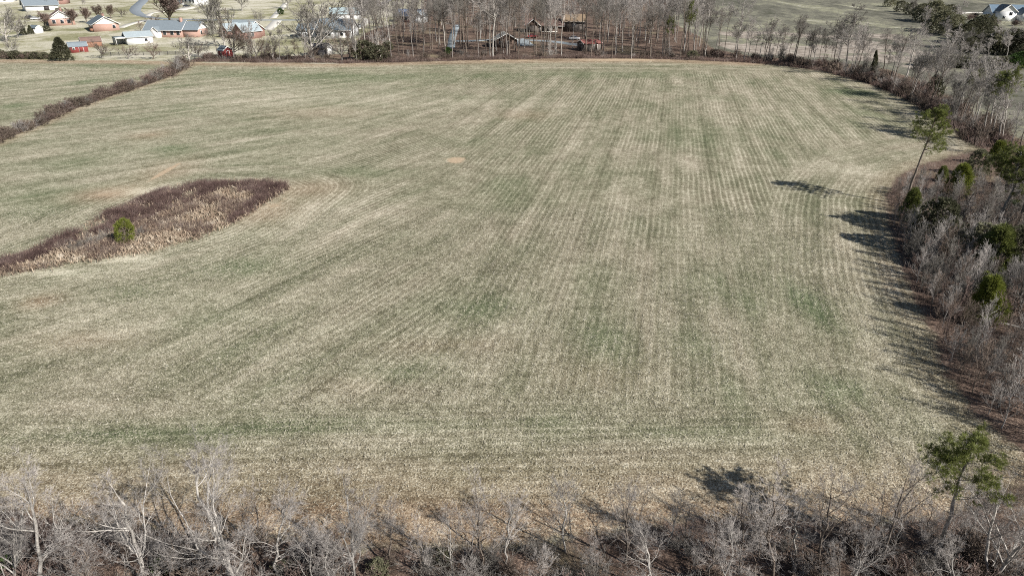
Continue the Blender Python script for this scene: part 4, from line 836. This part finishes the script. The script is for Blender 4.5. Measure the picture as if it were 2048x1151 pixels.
# plants of the island
plant_px('young_pine', 'young_pine', (251, 488), (249, 439), 'round yellow-green young pine on the weedy island', var=0, widen=0.72)
for px, py, h, w, lab in [(160, 498, 1.5, 1.5, 'grey leafless shrub on the weedy island, farthest left of four'), (185, 490, 1.6, 1.5, 'grey leafless shrub on the weedy island left of the young pine'), (212, 482, 1.6, 1.3, 'grey leafless shrub touching the young pine'), (282, 470, 1.3, 1.3, 'grey leafless shrub right of the young pine')]:
    x, y = G(px, py); plant('bare_shrub', 'leafless_shrub', x, y, h, lab, 'shrub', 'grey shrubs on the island', widen=w, var=0)
# a fallen trunk in the thicket
a, b = G(1976, 652), G(2060, 660)
Pt = np.array([[[a[0] + (b[0] - a[0]) * t, a[1] + (b[1] - a[1]) * t + 0.25 * math.sin(t * 5), 0.22 + 0.10 * math.sin(t * 4)] for t in np.linspace(0, 1, 8)]])
tag(link('fallen_log', mk_mesh('fallen_log', *tubes(Pt, np.linspace(0.13, 0.07, 8)[None], 7), True), None, PALE), 'pale fallen trunk lying below the bright young pine', 'log')

# ------------------------------------------------------------------ buildings
def box(cx, cy, cz, lx, ly, lz):
    v = np.array([[sx_, sy_, sz_] for sz_ in (-.5, .5) for sy_ in (-.5, .5) for sx_ in (-.5, .5)]) * [lx, ly, lz] + [cx, cy, cz]
    return v, np.array([[0, 2, 3, 1], [4, 5, 7, 6], [0, 1, 5, 4], [2, 6, 7, 3], [0, 4, 6, 2], [1, 3, 7, 5]])
def part(name, pieces, mat, parent): return link(name, mk_mesh(name, *join(pieces)), parent, mat)
GLASS = N('window_glass'); GLASS.b.inputs['Specular IOR Level'].default_value = 0.6
GLASS = GLASS.done((0.03, 0.035, 0.045), 0.15)
WHITE = plain('white_trim', (0.80, 0.79, 0.76), 0.03, 1.0, 0.6)
VINYL = plain('white_siding', (0.78, 0.78, 0.77), 0.03, 1.0, 0.65)
def brickm(name, a, b):
    n = N(name); t = n.t.nodes.new('ShaderNodeTexBrick'); o_ = n.obj(); q = n.sep(o_)
    n.put(t.inputs['Vector'], n.comb(n.math('ADD', q[0], q[1]), q[2])); t.inputs['Scale'].default_value = 4.0
    n.put(t.inputs['Color1'], a); n.put(t.inputs['Color2'], b); n.put(t.inputs['Mortar'], (0.42, 0.37, 0.33)); t.inputs['Mortar Size'].default_value = 0.02
    return n.done(t.outputs[0], 0.9)
BRICK = brickm('brick_pink', (0.44, 0.265, 0.21), (0.38, 0.215, 0.165)); BRICKD = brickm('brick_red', (0.27, 0.13, 0.10), (0.22, 0.105, 0.082))
def shingle(name, c):
    n = N(name); q = n.sep(n.obj()); v = n.noise(n.obj(), 1.2, 3, 0.7)
    w = n.math('SINE', n.math('MULTIPLY', q[2], 26.0))
    col = n.mix(v, tuple(k * 0.75 for k in c), tuple(k * 1.25 for k in c)); col = n.mix(n.rng(w, -1, -0.4, 0.25, 0.0), col, tuple(k * 0.6 for k in c))
    n.bump(v, 0.3, 0.05); return n.done(col, 0.9)
SLATE = shingle('roof_slate', (0.135, 0.165, 0.185)); GREYR = shingle('roof_grey', (0.20, 0.235, 0.26)); LIGHTR = shingle('roof_light_grey', (0.33, 0.38, 0.40)); BROWNR = shingle('roof_brown', (0.185, 0.125, 0.105)); TANR = shingle('roof_tan', (0.25, 0.185, 0.125)); METALR = plain('roof_pale_metal', (0.52, 0.50, 0.44), 0.06, 1.0, 0.5); RUSTR = plain('roof_rust', (0.24, 0.10, 0.085), 0.15, 1.0, 0.7); BLACKR = plain('roof_black', (0.035, 0.035, 0.042), 0.15, 1.0, 0.8)
WOODW = plain('wood_siding', (0.125, 0.090, 0.072), 0.15, 1.5, 0.9); WOODG = plain('wood_grey', (0.15, 0.13, 0.115), 0.15, 1.5, 0.9); REDW = plain('red_boards', (0.235, 0.055, 0.05), 0.1, 1.5, 0.8); BROWNW = plain('brown_boards', (0.29, 0.155, 0.105), 0.12, 1.5, 0.8); DARKW = plain('dark_boards', (0.05, 0.048, 0.052), 0.1, 1.5, 0.8); STONE = plain('chimney_stone', (0.37, 0.31, 0.26), 0.2, 2.5, 0.9); DOORD = plain('dark_door', (0.07, 0.06, 0.06), 0.1, 1.0, 0.6); BLUEW = plain('pale_blue_siding', (0.60, 0.68, 0.80), 0.03, 1.0, 0.65)
def volume(root, cx, cy, L, W, wh, rise, axis, wall, roof, gable, over=0.45, z0=0.0, name='wall', gamb=False):
    """a gabled block: walls, gable panels and a slab roof; axis = direction of the ridge"""
    def put(v):
        v = np.asarray(v, float).reshape(-1, 3)
        if axis == 'y': v = np.stack([-v[:, 1], v[:, 0], v[:, 2]], 1)
        return v + [cx, cy, 0]
    l, w = L / 2, W / 2
    wv, wq = box(0, 0, (wh - 1.0) / 2 + z0, L, W, wh + 1.0); part(name, [(put(wv), wq)], wall, root)
    for sg_ in (-1, 1):
        x0, x1 = sg_ * (l - 0.12), sg_ * (l + 0.02)
        if gamb: prof = [(-w, wh), (w, wh), (w * 0.62, wh + rise * 0.72), (0, wh + rise - 0.06), (-w * 0.62, wh + rise * 0.72)]
        else: prof = [(-w, wh), (w, wh), (0, wh + rise - 0.03)]
        k = len(prof); v = [(x0, a, b + z0) for a, b in prof] + [(x1, a, b + z0) for a, b in prof]
        me = bpy.data.meshes.new('gable'); me.from_pydata([tuple(p_) for p_ in put(v)], [], [list(range(k))[::-1], list(range(k, 2 * k))] + [[i, (i + 1) % k, k + (i + 1) % k, k + i] for i in range(k)]); me.update()
        link('gable', me, root, gable)
    th = 0.16; lo = l + over
    if gamb: prof = [(-w - over, wh - 0.25), (-w * 0.62, wh + rise * 0.72), (0, wh + rise), (w * 0.62, wh + rise * 0.72), (w + over, wh - 0.25)]
    else:
        e = wh - rise / w * over; prof = [(-w - over, e), (0, wh + rise), (w + over, e)]
    k = len(prof); v = [(x_, a, b + z0 + d) for x_ in (-lo, lo) for d in (0.02, th) for a, b in prof]
    def I(xi, d, i): return xi * 2 * k + d * k + i
    f = []
    for i in range(k - 1):
        f += [[I(0, 1, i), I(1, 1, i), I(1, 1, i + 1), I(0, 1, i + 1)], [I(0, 0, i), I(0, 0, i + 1), I(1, 0, i + 1), I(1, 0, i)]]
        f += [[I(s_, 0, i), I(s_, 1, i), I(s_, 1, i + 1), I(s_, 0, i + 1)][::(1 if s_ == 0 else -1)] for s_ in (0, 1)]
    f += [[I(0, 0, 0), I(1, 0, 0), I(1, 1, 0), I(0, 1, 0)], [I(0, 0, k - 1), I(0, 1, k - 1), I(1, 1, k - 1), I(1, 0, k - 1)]]
    me = bpy.data.meshes.new('roof'); me.from_pydata([tuple(p_) for p_ in put(v)], [], f); me.update(); R_ = link('roof', me, root, roof)
    if not gamb and L > 8:
        for u_ in (-0.22, 0.18): part('roof_vent', [(put(box(u_ * L, 0.22 * W, z0 + wh + rise * 0.56 + 0.3, 0.35, 0.35, 0.5)[0]), box(0, 0, 0, 1, 1, 1)[1])], BLACKR, R_)
        for sg_ in (-1, 1): part('gutter', [(put(box(0, sg_ * (w + over + 0.06), z0 + wh - rise / w * over + 0.02, 2 * lo, 0.12, 0.12)[0]), box(0, 0, 0, 1, 1, 1)[1])], WHITE, R_)
    for sg_ in (-1, 1):                                  # white barge boards on the gable ends
        tr = []
        for i in range(k - 1):
            (a0, b0), (a1, b1) = prof[i], prof[i + 1]; x0, x1 = sg_ * (lo + 0.01), sg_ * (lo + 0.07)
            vv = put([(x_, a, b + z0 + d) for x_ in (x0, x1) for a, b, d in ((a0, b0, -0.12), (a1, b1, -0.12), (a1, b1, 0.18), (a0, b0, 0.18))])
            tr.append((vv, np.array([[0, 1, 2, 3], [4, 7, 6, 5], [0, 4, 5, 1], [2, 6, 7, 3], [0, 3, 7, 4], [1, 5, 6, 2]])))
        part('barge_board', tr, trim_ if (trim_ := globals().get('TRIM')) else WHITE, R_)
    return R_
def opening(root, face, u, z, w, h, L, W, cx=0, cy=0, kind='window', mat=None):
    """a window (frame > pane) or a door on one face of a block"""
    d = 0.05
    def bx(depth, ww, hh, off):
        if face in '+x-x' and face[1] == 'x':
            s_ = 1 if face[0] == '+' else -1; return box(cx + s_ * (L / 2 + off), cy + u, z, depth, ww, hh)
        s_ = 1 if face[0] == '+' else -1; return box(cx + u, cy + s_ * (W / 2 + off), z, ww, depth, hh)
    fr = part('window' if kind == 'window' else 'door', [bx(0.08, w + 0.22, h + 0.22, 0.03)], WHITE, root)
    part('pane' if kind == 'window' else 'door_leaf', [bx(0.08, w, h, 0.05)], mat or (GLASS if kind == 'window' else DOORD), fr)
def building(name, px, py, rot, label, cat, dx=0, dy=0):
    x, y = G(px, py); o_ = link(name, None); o_.location = (x + dx, y + dy, float(hgt(x, y))); o_.rotation_euler = (0, 0, math.radians(rot)); tag(o_, label, cat); return o_
def chimney(R_, x, y, z0, z1, w=0.9, mat=None):
    c = part('chimney', [box(x, y, (z0 + z1) / 2, w, w, z1 - z0), box(x, y, z1 + 0.08, w + 0.16, w + 0.16, 0.16)], mat or BRICKD, R_); return c
def porch(root, cx, cy, lx, ly, h, roofm, face=-1):
    part('porch_roof', [box(cx, cy, h, lx, ly, 0.16)], roofm, root)
    for k_ in range(4): part('porch_post', [box(cx - lx / 2 + 0.2 + k_ * (lx - 0.4) / 3, cy + face * (ly / 2 - 0.15), h / 2 - 0.1, 0.16, 0.16, h - 0.1)], WHITE, root)
    part('porch_floor', [box(cx, cy, 0.10, lx, ly, 0.30)], CONC, root)

# dark-roofed brick house
r_ = building('brick_house', 209, 59, -52, 'pink brick house with dark slate roof and white gable, upper left', 'house')
R1 = volume(r_, 0, 0, 15, 10.5, 2.9, 3.0, 'x', BRICK, SLATE, WHITE, 0.7); chimney(R1, -2, 1.0, 3.5, 6.6)
for u in (-5, -2, 1.5, 5): opening(r_, '-y', u, 1.5, 1.3, 1.5, 15, 10.5)
opening(r_, '-y', 3.3, 1.1, 1.0, 2.1, 15, 10.5, kind='door'); opening(r_, '+x', 3.2, 1.6, 1.1, 1.4, 15, 10.5)
part('hedge_planter', [box(5.0, -6.0, 0.5, 3.5, 1.0, 1.0)], BROWNW, r_)
# brown-roofed brick house
r_ = building('brick_house', 124, 48, -56, 'brick house with brown roof and large white gable near the egg-shaped trees', 'house')
R1 = volume(r_, 0, 0, 15, 11, 2.9, 3.4, 'x', BRICK, BROWNR, WHITE, 0.7); chimney(R1, 0, 1.0, 4, 7.4)
for u in (-3.2, 0.2, 3.0): opening(r_, '+x', u, 1.5, 1.3, 1.6, 15, 11)
for u in (-4, 0, 4): opening(r_, '-y', u, 1.5, 1.3, 1.5, 15, 11)
# white-gabled house behind
r_ = building('gabled_house', 82, 20, 42, 'white-gabled house with grey roof at the far upper left', 'house')
R1 = volume(r_, 0, 0, 16, 13, 2.9, 3.6, 'x', VINYL, GREYR, WHITE, 0.7)
for u in (-4, 4): opening(r_, '-x', u, 1.5, 1.5, 1.5, 16, 13)
opening(r_, '-y', 2, 1.1, 2.6, 2.2, 16, 13, kind='door')
r_ = building('brick_building', 113, 8, 5, 'low red brick building at the top edge, upper left', 'house'); volume(r_, 0, 0, 13, 8, 3.0, 2.2, 'x', BRICKD, GREYR, BRICKD, 0.5)
for u in (-3, 3): opening(r_, '-y', u, 1.6, 1.4, 1.4, 13, 8)
r_ = building('white_house', 4, 4, 10, 'white building cut by the upper left corner', 'house'); volume(r_, 0, 0, 14, 9, 3.2, 2.4, 'x', VINYL, LIGHTR, WHITE, 0.5)
opening(r_, '-y', 4, 1.6, 1.4, 1.4, 14, 9)
r_ = building('garden_shed', 74, 66, -20, 'small white shed beside the green cones', 'shed'); volume(r_, 0, 0, 4.2, 3.4, 2.2, 1.0, 'x', VINYL, SLATE, WHITE, 0.2); opening(r_, '-y', 0.4, 1.1, 0.9, 1.8, 4.2, 3.4, kind='door')
r_ = building('red_shed', 158, 104, 38, 'red shed with grey roof and white trim beside the large cedar', 'shed'); volume(r_, 0, 0, 6.0, 3.8, 2.2, 1.3, 'x', REDW, GREYR, REDW, 0.2, gamb=True); opening(r_, '-y', 0.8, 1.1, 1.3, 1.9, 6, 3.8, kind='door', mat=REDW); opening(r_, '-y', -1.6, 1.4, 0.6, 0.7, 6, 3.8)
r_ = building('brown_shed', 184, 93, 38, 'brown barn-roofed shed behind the red shed', 'shed'); volume(r_, 0, 0, 7.0, 3.8, 2.0, 1.5, 'x', BROWNW, BROWNR, BROWNW, 0.2, gamb=True); opening(r_, '-x', 0, 1.1, 1.6, 1.9, 7, 3.8, kind='door', mat=BROWNW)
r_ = building('white_garage', 272, 87, 40, 'white garage with pale grey roof and lean-to', 'garage')
R1 = volume(r_, 1.2, 0, 9.5, 6.5, 2.8, 1.7, 'x', VINYL, LIGHTR, WHITE, 0.4)
part('lean_to_roof', [box(-5.6, 0.2, 2.75, 4.2, 6.4, 0.15)], LIGHTR, r_); part('lean_to_back', [box(-5.6, 3.2, 1.3, 4.0, 0.15, 2.8)], VINYL, r_)
for k_ in (-3.0, 0.0, 3.0): part('lean_to_post', [box(-7.5, k_, 1.3, 0.16, 0.16, 2.8)], WHITE, r_)
part('lean_to_fascia', [box(-5.6, -3.05, 2.55, 4.2, 0.1, 0.45)], WHITE, r_); opening(r_, '-y', 2.2, 1.5, 1.0, 1.0, 9.5, 6.5, 1.2, 0); opening(r_, '+x', 0, 1.2, 2.6, 2.2, 9.5, 6.5, 1.2, 0, kind='door', mat=VINYL)
r_ = building('grey_roofed_house', 350, 72, -4, 'long brick house with blue-grey roof beside the road', 'house')
R1 = volume(r_, -2.2, 0, 16.5, 10, 3.0, 3.2, 'x', BRICK, GREYR, WHITE, 0.6); volume(r_, 8.8, 0.6, 8.0, 9.0, 3.0, 2.8, 'x', BRICK, GREYR, WHITE, 0.5, name='wing_wall')
volume(r_, -4.6, -5.6, 3.6, 3.2, 2.6, 1.5, 'y', WHITE, GREYR, WHITE, 0.3, name='porch_wall'); chimney(R1, 4.5, -0.5, 4, 7.4, 1.1, BRICK)
for u in (-8.5, -1.5, 1.8, 4.6): opening(r_, '-y', u, 1.6, 1.3, 1.5, 16.5, 10)
opening(r_, '+x', -1.5, 1.6, 1.3, 1.4, 8, 9, 8.8, 0.6); part('deck', [box(-8.6, -7.0, 0.3, 4.4, 3.4, 0.7)], BROWNW, r_)
r_ = building('gabled_brick_house', 488, 74, -32, 'red brick house with two gabled wings and pale roof', 'house')
R1 = volume(r_, -1.5, 2.5, 14, 9, 3.0, 3.3, 'x', BRICKD, LIGHTR, BRICKD, 0.5); volume(r_, -4.4, -2.6, 7.5, 5.2, 3.0, 2.5, 'y', BRICKD, LIGHTR, BRICKD, 0.4, name='wing_wall'); volume(r_, 5.2, -1.8, 9.5, 6.5, 3.0, 3.0, 'y', BRICKD, LIGHTR, BRICKD, 0.4, name='wing_wall')
for u in (-0.4, 1.2): opening(r_, '-y', u, 1.5, 1.2, 1.9, 14, 9, -1.5, 2.5)
opening(r_, '-y', -4.4, 1.9, 1.6, 1.3, 7.5, 10.4, 0, -1.2); opening(r_, '+x', 0, 1.6, 1.2, 1.4, 13, 9, 1.95, -1.8)
r_ = building('small_red_shed', 452, 113, -42, 'small bright red shed with dark hipped roof behind thin trees', 'shed'); volume(r_, 0, 0, 4.2, 3.6, 2.3, 1.3, 'x', REDW, SLATE, REDW, 0.35); opening(r_, '+x', 0, 1.1, 1.0, 1.9, 4.2, 3.6, kind='door', mat=REDW); opening(r_, '-y', 0.6, 1.5, 0.7, 0.8, 4.2, 3.6)
r_ = building('white_house', 664, 73, -6, 'white house with blue-grey roof behind the fan-shaped tree', 'house')
R1 = volume(r_, 1, 1, 18, 10.5, 3.2, 3.8, 'x', VINYL, GREYR, WHITE, 0.5); volume(r_, 1.0, -5.0, 4.5, 4.5, 3.0, 2.4, 'y', VINYL, GREYR, WHITE, 0.3, name='wing_wall'); volume(r_, -10.5, -0.5, 7.0, 7.5, 2.8, 2.4, 'x', VINYL, SLATE, WHITE, 0.4, name='wing_wall')
for u in (-6, -3.4, 5, 7.5): opening(r_, '-y', u, 1.6, 1.3, 1.6, 18, 8.5, 1, 0)
for u in (-0.6, 0.6): opening(r_, '-y', 1 + u, 1.6, 0.9, 1.3, 4.5, 14.5, 0, 0)
r_ = building('teal_roofed_house', 692, 38, 12, 'house with pale teal roof behind the white house', 'house'); volume(r_, 0, 0, 15, 9, 2.8, 2.6, 'x', VINYL, plain('roof_teal', (0.36, 0.44, 0.455), 0.06, 1.0, 0.8), WHITE, 0.5); opening(r_, '-y', 3, 1.5, 1.4, 1.3, 15, 9)
r_ = building('black_shed', 644, 109, -12, 'black-roofed open shed with a white end', 'shed'); volume(r_, 0, 0, 6.4, 4.6, 2.6, 1.2, 'x', DARKW, BLACKR, WHITE, 0.3); part('end_wall', [box(3.3, 0, 1.2, 0.16, 4.4, 2.5)], WHITE, r_)
r_ = building('white_house', 392, 10, -28, 'white two-storey house with dark roof at the top edge', 'house'); volume(r_, 0, 0, 13, 9, 4.8, 2.6, 'x', VINYL, SLATE, WHITE, 0.4); volume(r_, -8, -1, 6, 7, 2.8, 2, 'x', VINYL, SLATE, WHITE, 0.3, name='wing_wall')
for u in (-3, 1, 4): opening(r_, '-y', u, 2.2, 1.4, 1.5, 13, 9)
opening(r_, '+x', 0, 3.4, 1.4, 1.5, 13, 9)
# in the wood
r_ = building('blue_roofed_house', 824, 43, -16, 'brick house with dull blue roof among the trees', 'house'); R1 = volume(r_, 0, 0, 13, 9.5, 2.9, 2.8, 'x', BRICKD, shingle('roof_blue', (0.15, 0.19, 0.27)), VINYL, 0.5); volume(r_, 5.5, -2.2, 6, 6, 2.8, 2.3, 'y', VINYL, GREYR, VINYL, 0.3, name='wing_wall')
for u in (-4, -1): opening(r_, '-y', u, 1.5, 1.2, 1.4, 13, 9.5)
r_ = building('wooden_cabin', 1010, 92, 8, 'brown wooden cabin with pale metal roof, gable facing the field', 'cabin'); R1 = volume(r_, 0, 0, 9.0, 8.6, 2.7, 2.3, 'y', WOODW, METALR, WOODW, 0.5)
opening(r_, '-y', 0.5, 1.1, 1.1, 2.1, 8.6, 9, kind='door'); opening(r_, '-y', -2.4, 1.5, 1.0, 1.1, 8.6, 9); opening(r_, '-x', 1.0, 1.5, 1.0, 1.1, 8.6, 9)
part('lean_to_roof', [box(-5.6, -0.5, 2.0, 2.8, 6.0, 0.14)], BLACKR, r_)
for k_ in (-3.2, 0, 2.4): part('lean_to_post', [box(-6.8, k_, 0.9, 0.15, 0.15, 2.1)], WOODG, r_)
r_ = building('long_log_house', 1106, 62, -4, 'long brown log house with stone chimney in the far wood', 'house'); R1 = volume(r_, -4, 0, 17, 8, 2.7, 2.4, 'x', WOODW, BROWNR, WOODW, 0.6); volume(r_, -9, -2.6, 7, 6.5, 2.7, 2.6, 'y', WOODG, TANR, WOODW, 0.5, name='wing_wall'); R2 = volume(r_, 9.6, 1.5, 10, 7.5, 4.4, 2.6, 'x', WOODG, TANR, WOODG, 0.5, name='wing_wall')
part('chimney', [box(4.6, -1.5, 3.4, 1.4, 1.4, 7.6), box(4.6, -1.5, 7.3, 1.7, 1.7, 0.3)], STONE, R1)
for u in (-1.5, 1.5): opening(r_, '-y', u, 1.5, 1.3, 1.3, 17, 8, -4, 0)
opening(r_, '-y', 9.6, 2.6, 1.4, 1.4, 10, 4.5, 0, 0.02); porch(r_, -2, -5.2, 8, 2.6, 2.5, BROWNR)
r_ = building('red_roofed_barn', 1178, 100, 24, 'dark barn with rust-red roof right of the wooden cabin', 'barn'); volume(r_, 0, 0, 7.6, 5.4, 2.6, 1.1, 'x', WOODG, RUSTR, WOODG, 0.35); opening(r_, '-x', 0, 1.2, 2.2, 2.2, 7.6, 5.4, kind='door'); opening(r_, '-y', 1.5, 1.3, 1.2, 1.6, 7.6, 5.4, kind='door', mat=WOODW)
# white house at the upper right
r_ = building('white_house', 2022, 40, -10, 'large white house with blue-grey roof at the upper right corner', 'house'); R1 = volume(r_, 2, 2, 26, 11, 3.4, 3.6, 'x', VINYL, shingle('roof_blue_grey', (0.15, 0.21, 0.27)), WHITE, 0.5)
volume(r_, -6.0, -3.4, 9, 8, 4.4, 3.0, 'y', VINYL, SLATE, VINYL, 0.4, name='wing_wall'); volume(r_, 2.5, -5.8, 7.5, 5.5, 3.2, 2.8, 'y', VINYL, GREYR, VINYL, 0.4, name='wing_wall')
for u, z_ in ((-7.4, 1.7), (-4.6, 3.4)): opening(r_, '-y', u, z_, 1.3, 1.4, 10, 15.8, 0, 0)
for u in (-2.0, -0.8): opening(r_, '-y', u, 1.7, 0.8, 2.0, 24, 11, 0, 2 + 0.02)
for u in (1.4, 2.5, 3.6): opening(r_, '-y', u, 1.7, 0.8, 1.6, 8, 19.1, 0, 0)
for u in (8.5, 12): opening(r_, '-y', u, 1.8, 1.4, 1.6, 24, 11, 0, 2 + 0.02)

# ------------------------------------------------------------------ fence, cars and small things
a, b = np.array(G(206, 112)), np.array(G(368, 109.5)); nrm = b - a; Lf = np.hypot(*nrm); ang = math.atan2(nrm[1], nrm[0])
f_ = link('rail_fence', None); f_.location = (a[0], a[1], float(hgt(*a))); f_.rotation_euler = (0, -math.atan2(float(hgt(*b)) - float(hgt(*a)), Lf), ang); tag(f_, 'dark three-rail fence behind the yard trees', 'fence')
npost = int(Lf / 2.6)
for k_ in range(npost + 1): part('post', [box(Lf * k_ / npost, 0, 0.55, 0.14, 0.14, 1.5)], DARKW, f_)
for z_ in (0.4, 0.78, 1.16): part('rail', [box(Lf / 2, -0.10, z_, Lf, 0.05, 0.13)], DARKW, f_)
def car(px, py, rot, paint, label, name='parked_car', tall=0.0):
    r_ = building(name, px, py, rot, label, 'car')
    prof = [(-2.2, 0.45), (2.15, 0.45), (2.2, 0.75), (2.05, 0.95), (1.1, 1.05), (-2.1, 1.10), (-2.22, 0.8)]
    def ext(pr, w, name_, mat, w2=None):
        k = len(pr); w2 = w2 or w; v = [(x_, -w, z_) for x_, z_ in pr] + [(x_, w, z_) for x_, z_ in pr]
        me = bpy.data.meshes.new(name_); me.from_pydata(v, [], [list(range(k)), list(range(k, 2 * k))[::-1]] + [[i, k + i, k + (i + 1) % k, (i + 1) % k] for i in range(k)]); me.update(); return link(name_, me, r_, mat)
    ext(prof, 0.88, 'body', paint)
    ext([(1.05, 1.04), (0.35, 1.46 + tall), (-1.35, 1.48 + tall), (-2.0, 1.09)], 0.76, 'glass', GLASS); ext([(0.30, 1.47 + tall), (-1.30, 1.49 + tall), (-1.25, 1.54 + tall), (0.25, 1.53 + tall)], 0.74, 'top', paint)
    an = np.linspace(0, 2 * math.pi, 13)[:-1]
    for wx in (-1.35, 1.35):
        for wy in (-0.86, 0.86):
            Pt_ = np.array([[[wx, wy - 0.11, 0.33], [wx, wy + 0.11, 0.33]]]); w_ = link('wheel', mk_mesh('wheel', *tubes(Pt_, np.array([[0.33, 0.33]]), 12)), r_, BLACKR)
            part('hub', [box(wx, wy + (0.03 if wy > 0 else -0.03), 0.33, 0.34, 0.2, 0.34)], METALR, w_)
    for wy in (-0.6, 0.6): part('headlight', [box(2.18, wy, 0.8, 0.08, 0.35, 0.16)], WHITE, r_); part('tail_light', [box(-2.2, wy, 0.9, 0.06, 0.3, 0.16)], REDW, r_)
WPAINT = plain('car_white', (0.75, 0.76, 0.77), 0.02, 1.0, 0.25, spec=0.5); DPAINT = plain('car_dark', (0.03, 0.032, 0.04), 0.05, 1.0, 0.25, spec=0.5); SPAINT = plain('car_silver', (0.45, 0.47, 0.50), 0.03, 1.0, 0.3, spec=0.5)
car(719, 55, 8, WPAINT, 'white car parked beside the white house'); car(61, 38, 15, DPAINT, 'dark pickup parked left of the brown-roofed house', tall=0.15); car(72, 40, 10, WPAINT, 'white car parked behind the dark one')
car(1149, 80, -20, WPAINT, 'white car parked by the red-roofed barn'); car(374, 15, 20, DPAINT, 'dark car before the white two-storey house'); car(1066, 76, 0, plain('car_red', (0.33, 0.06, 0.06), 0.05, 1.0, 0.3, spec=0.5), 'red car parked between the cabin and the log house'); car(706, 60, 4, DPAINT, 'dark car in the shade right of the white house')
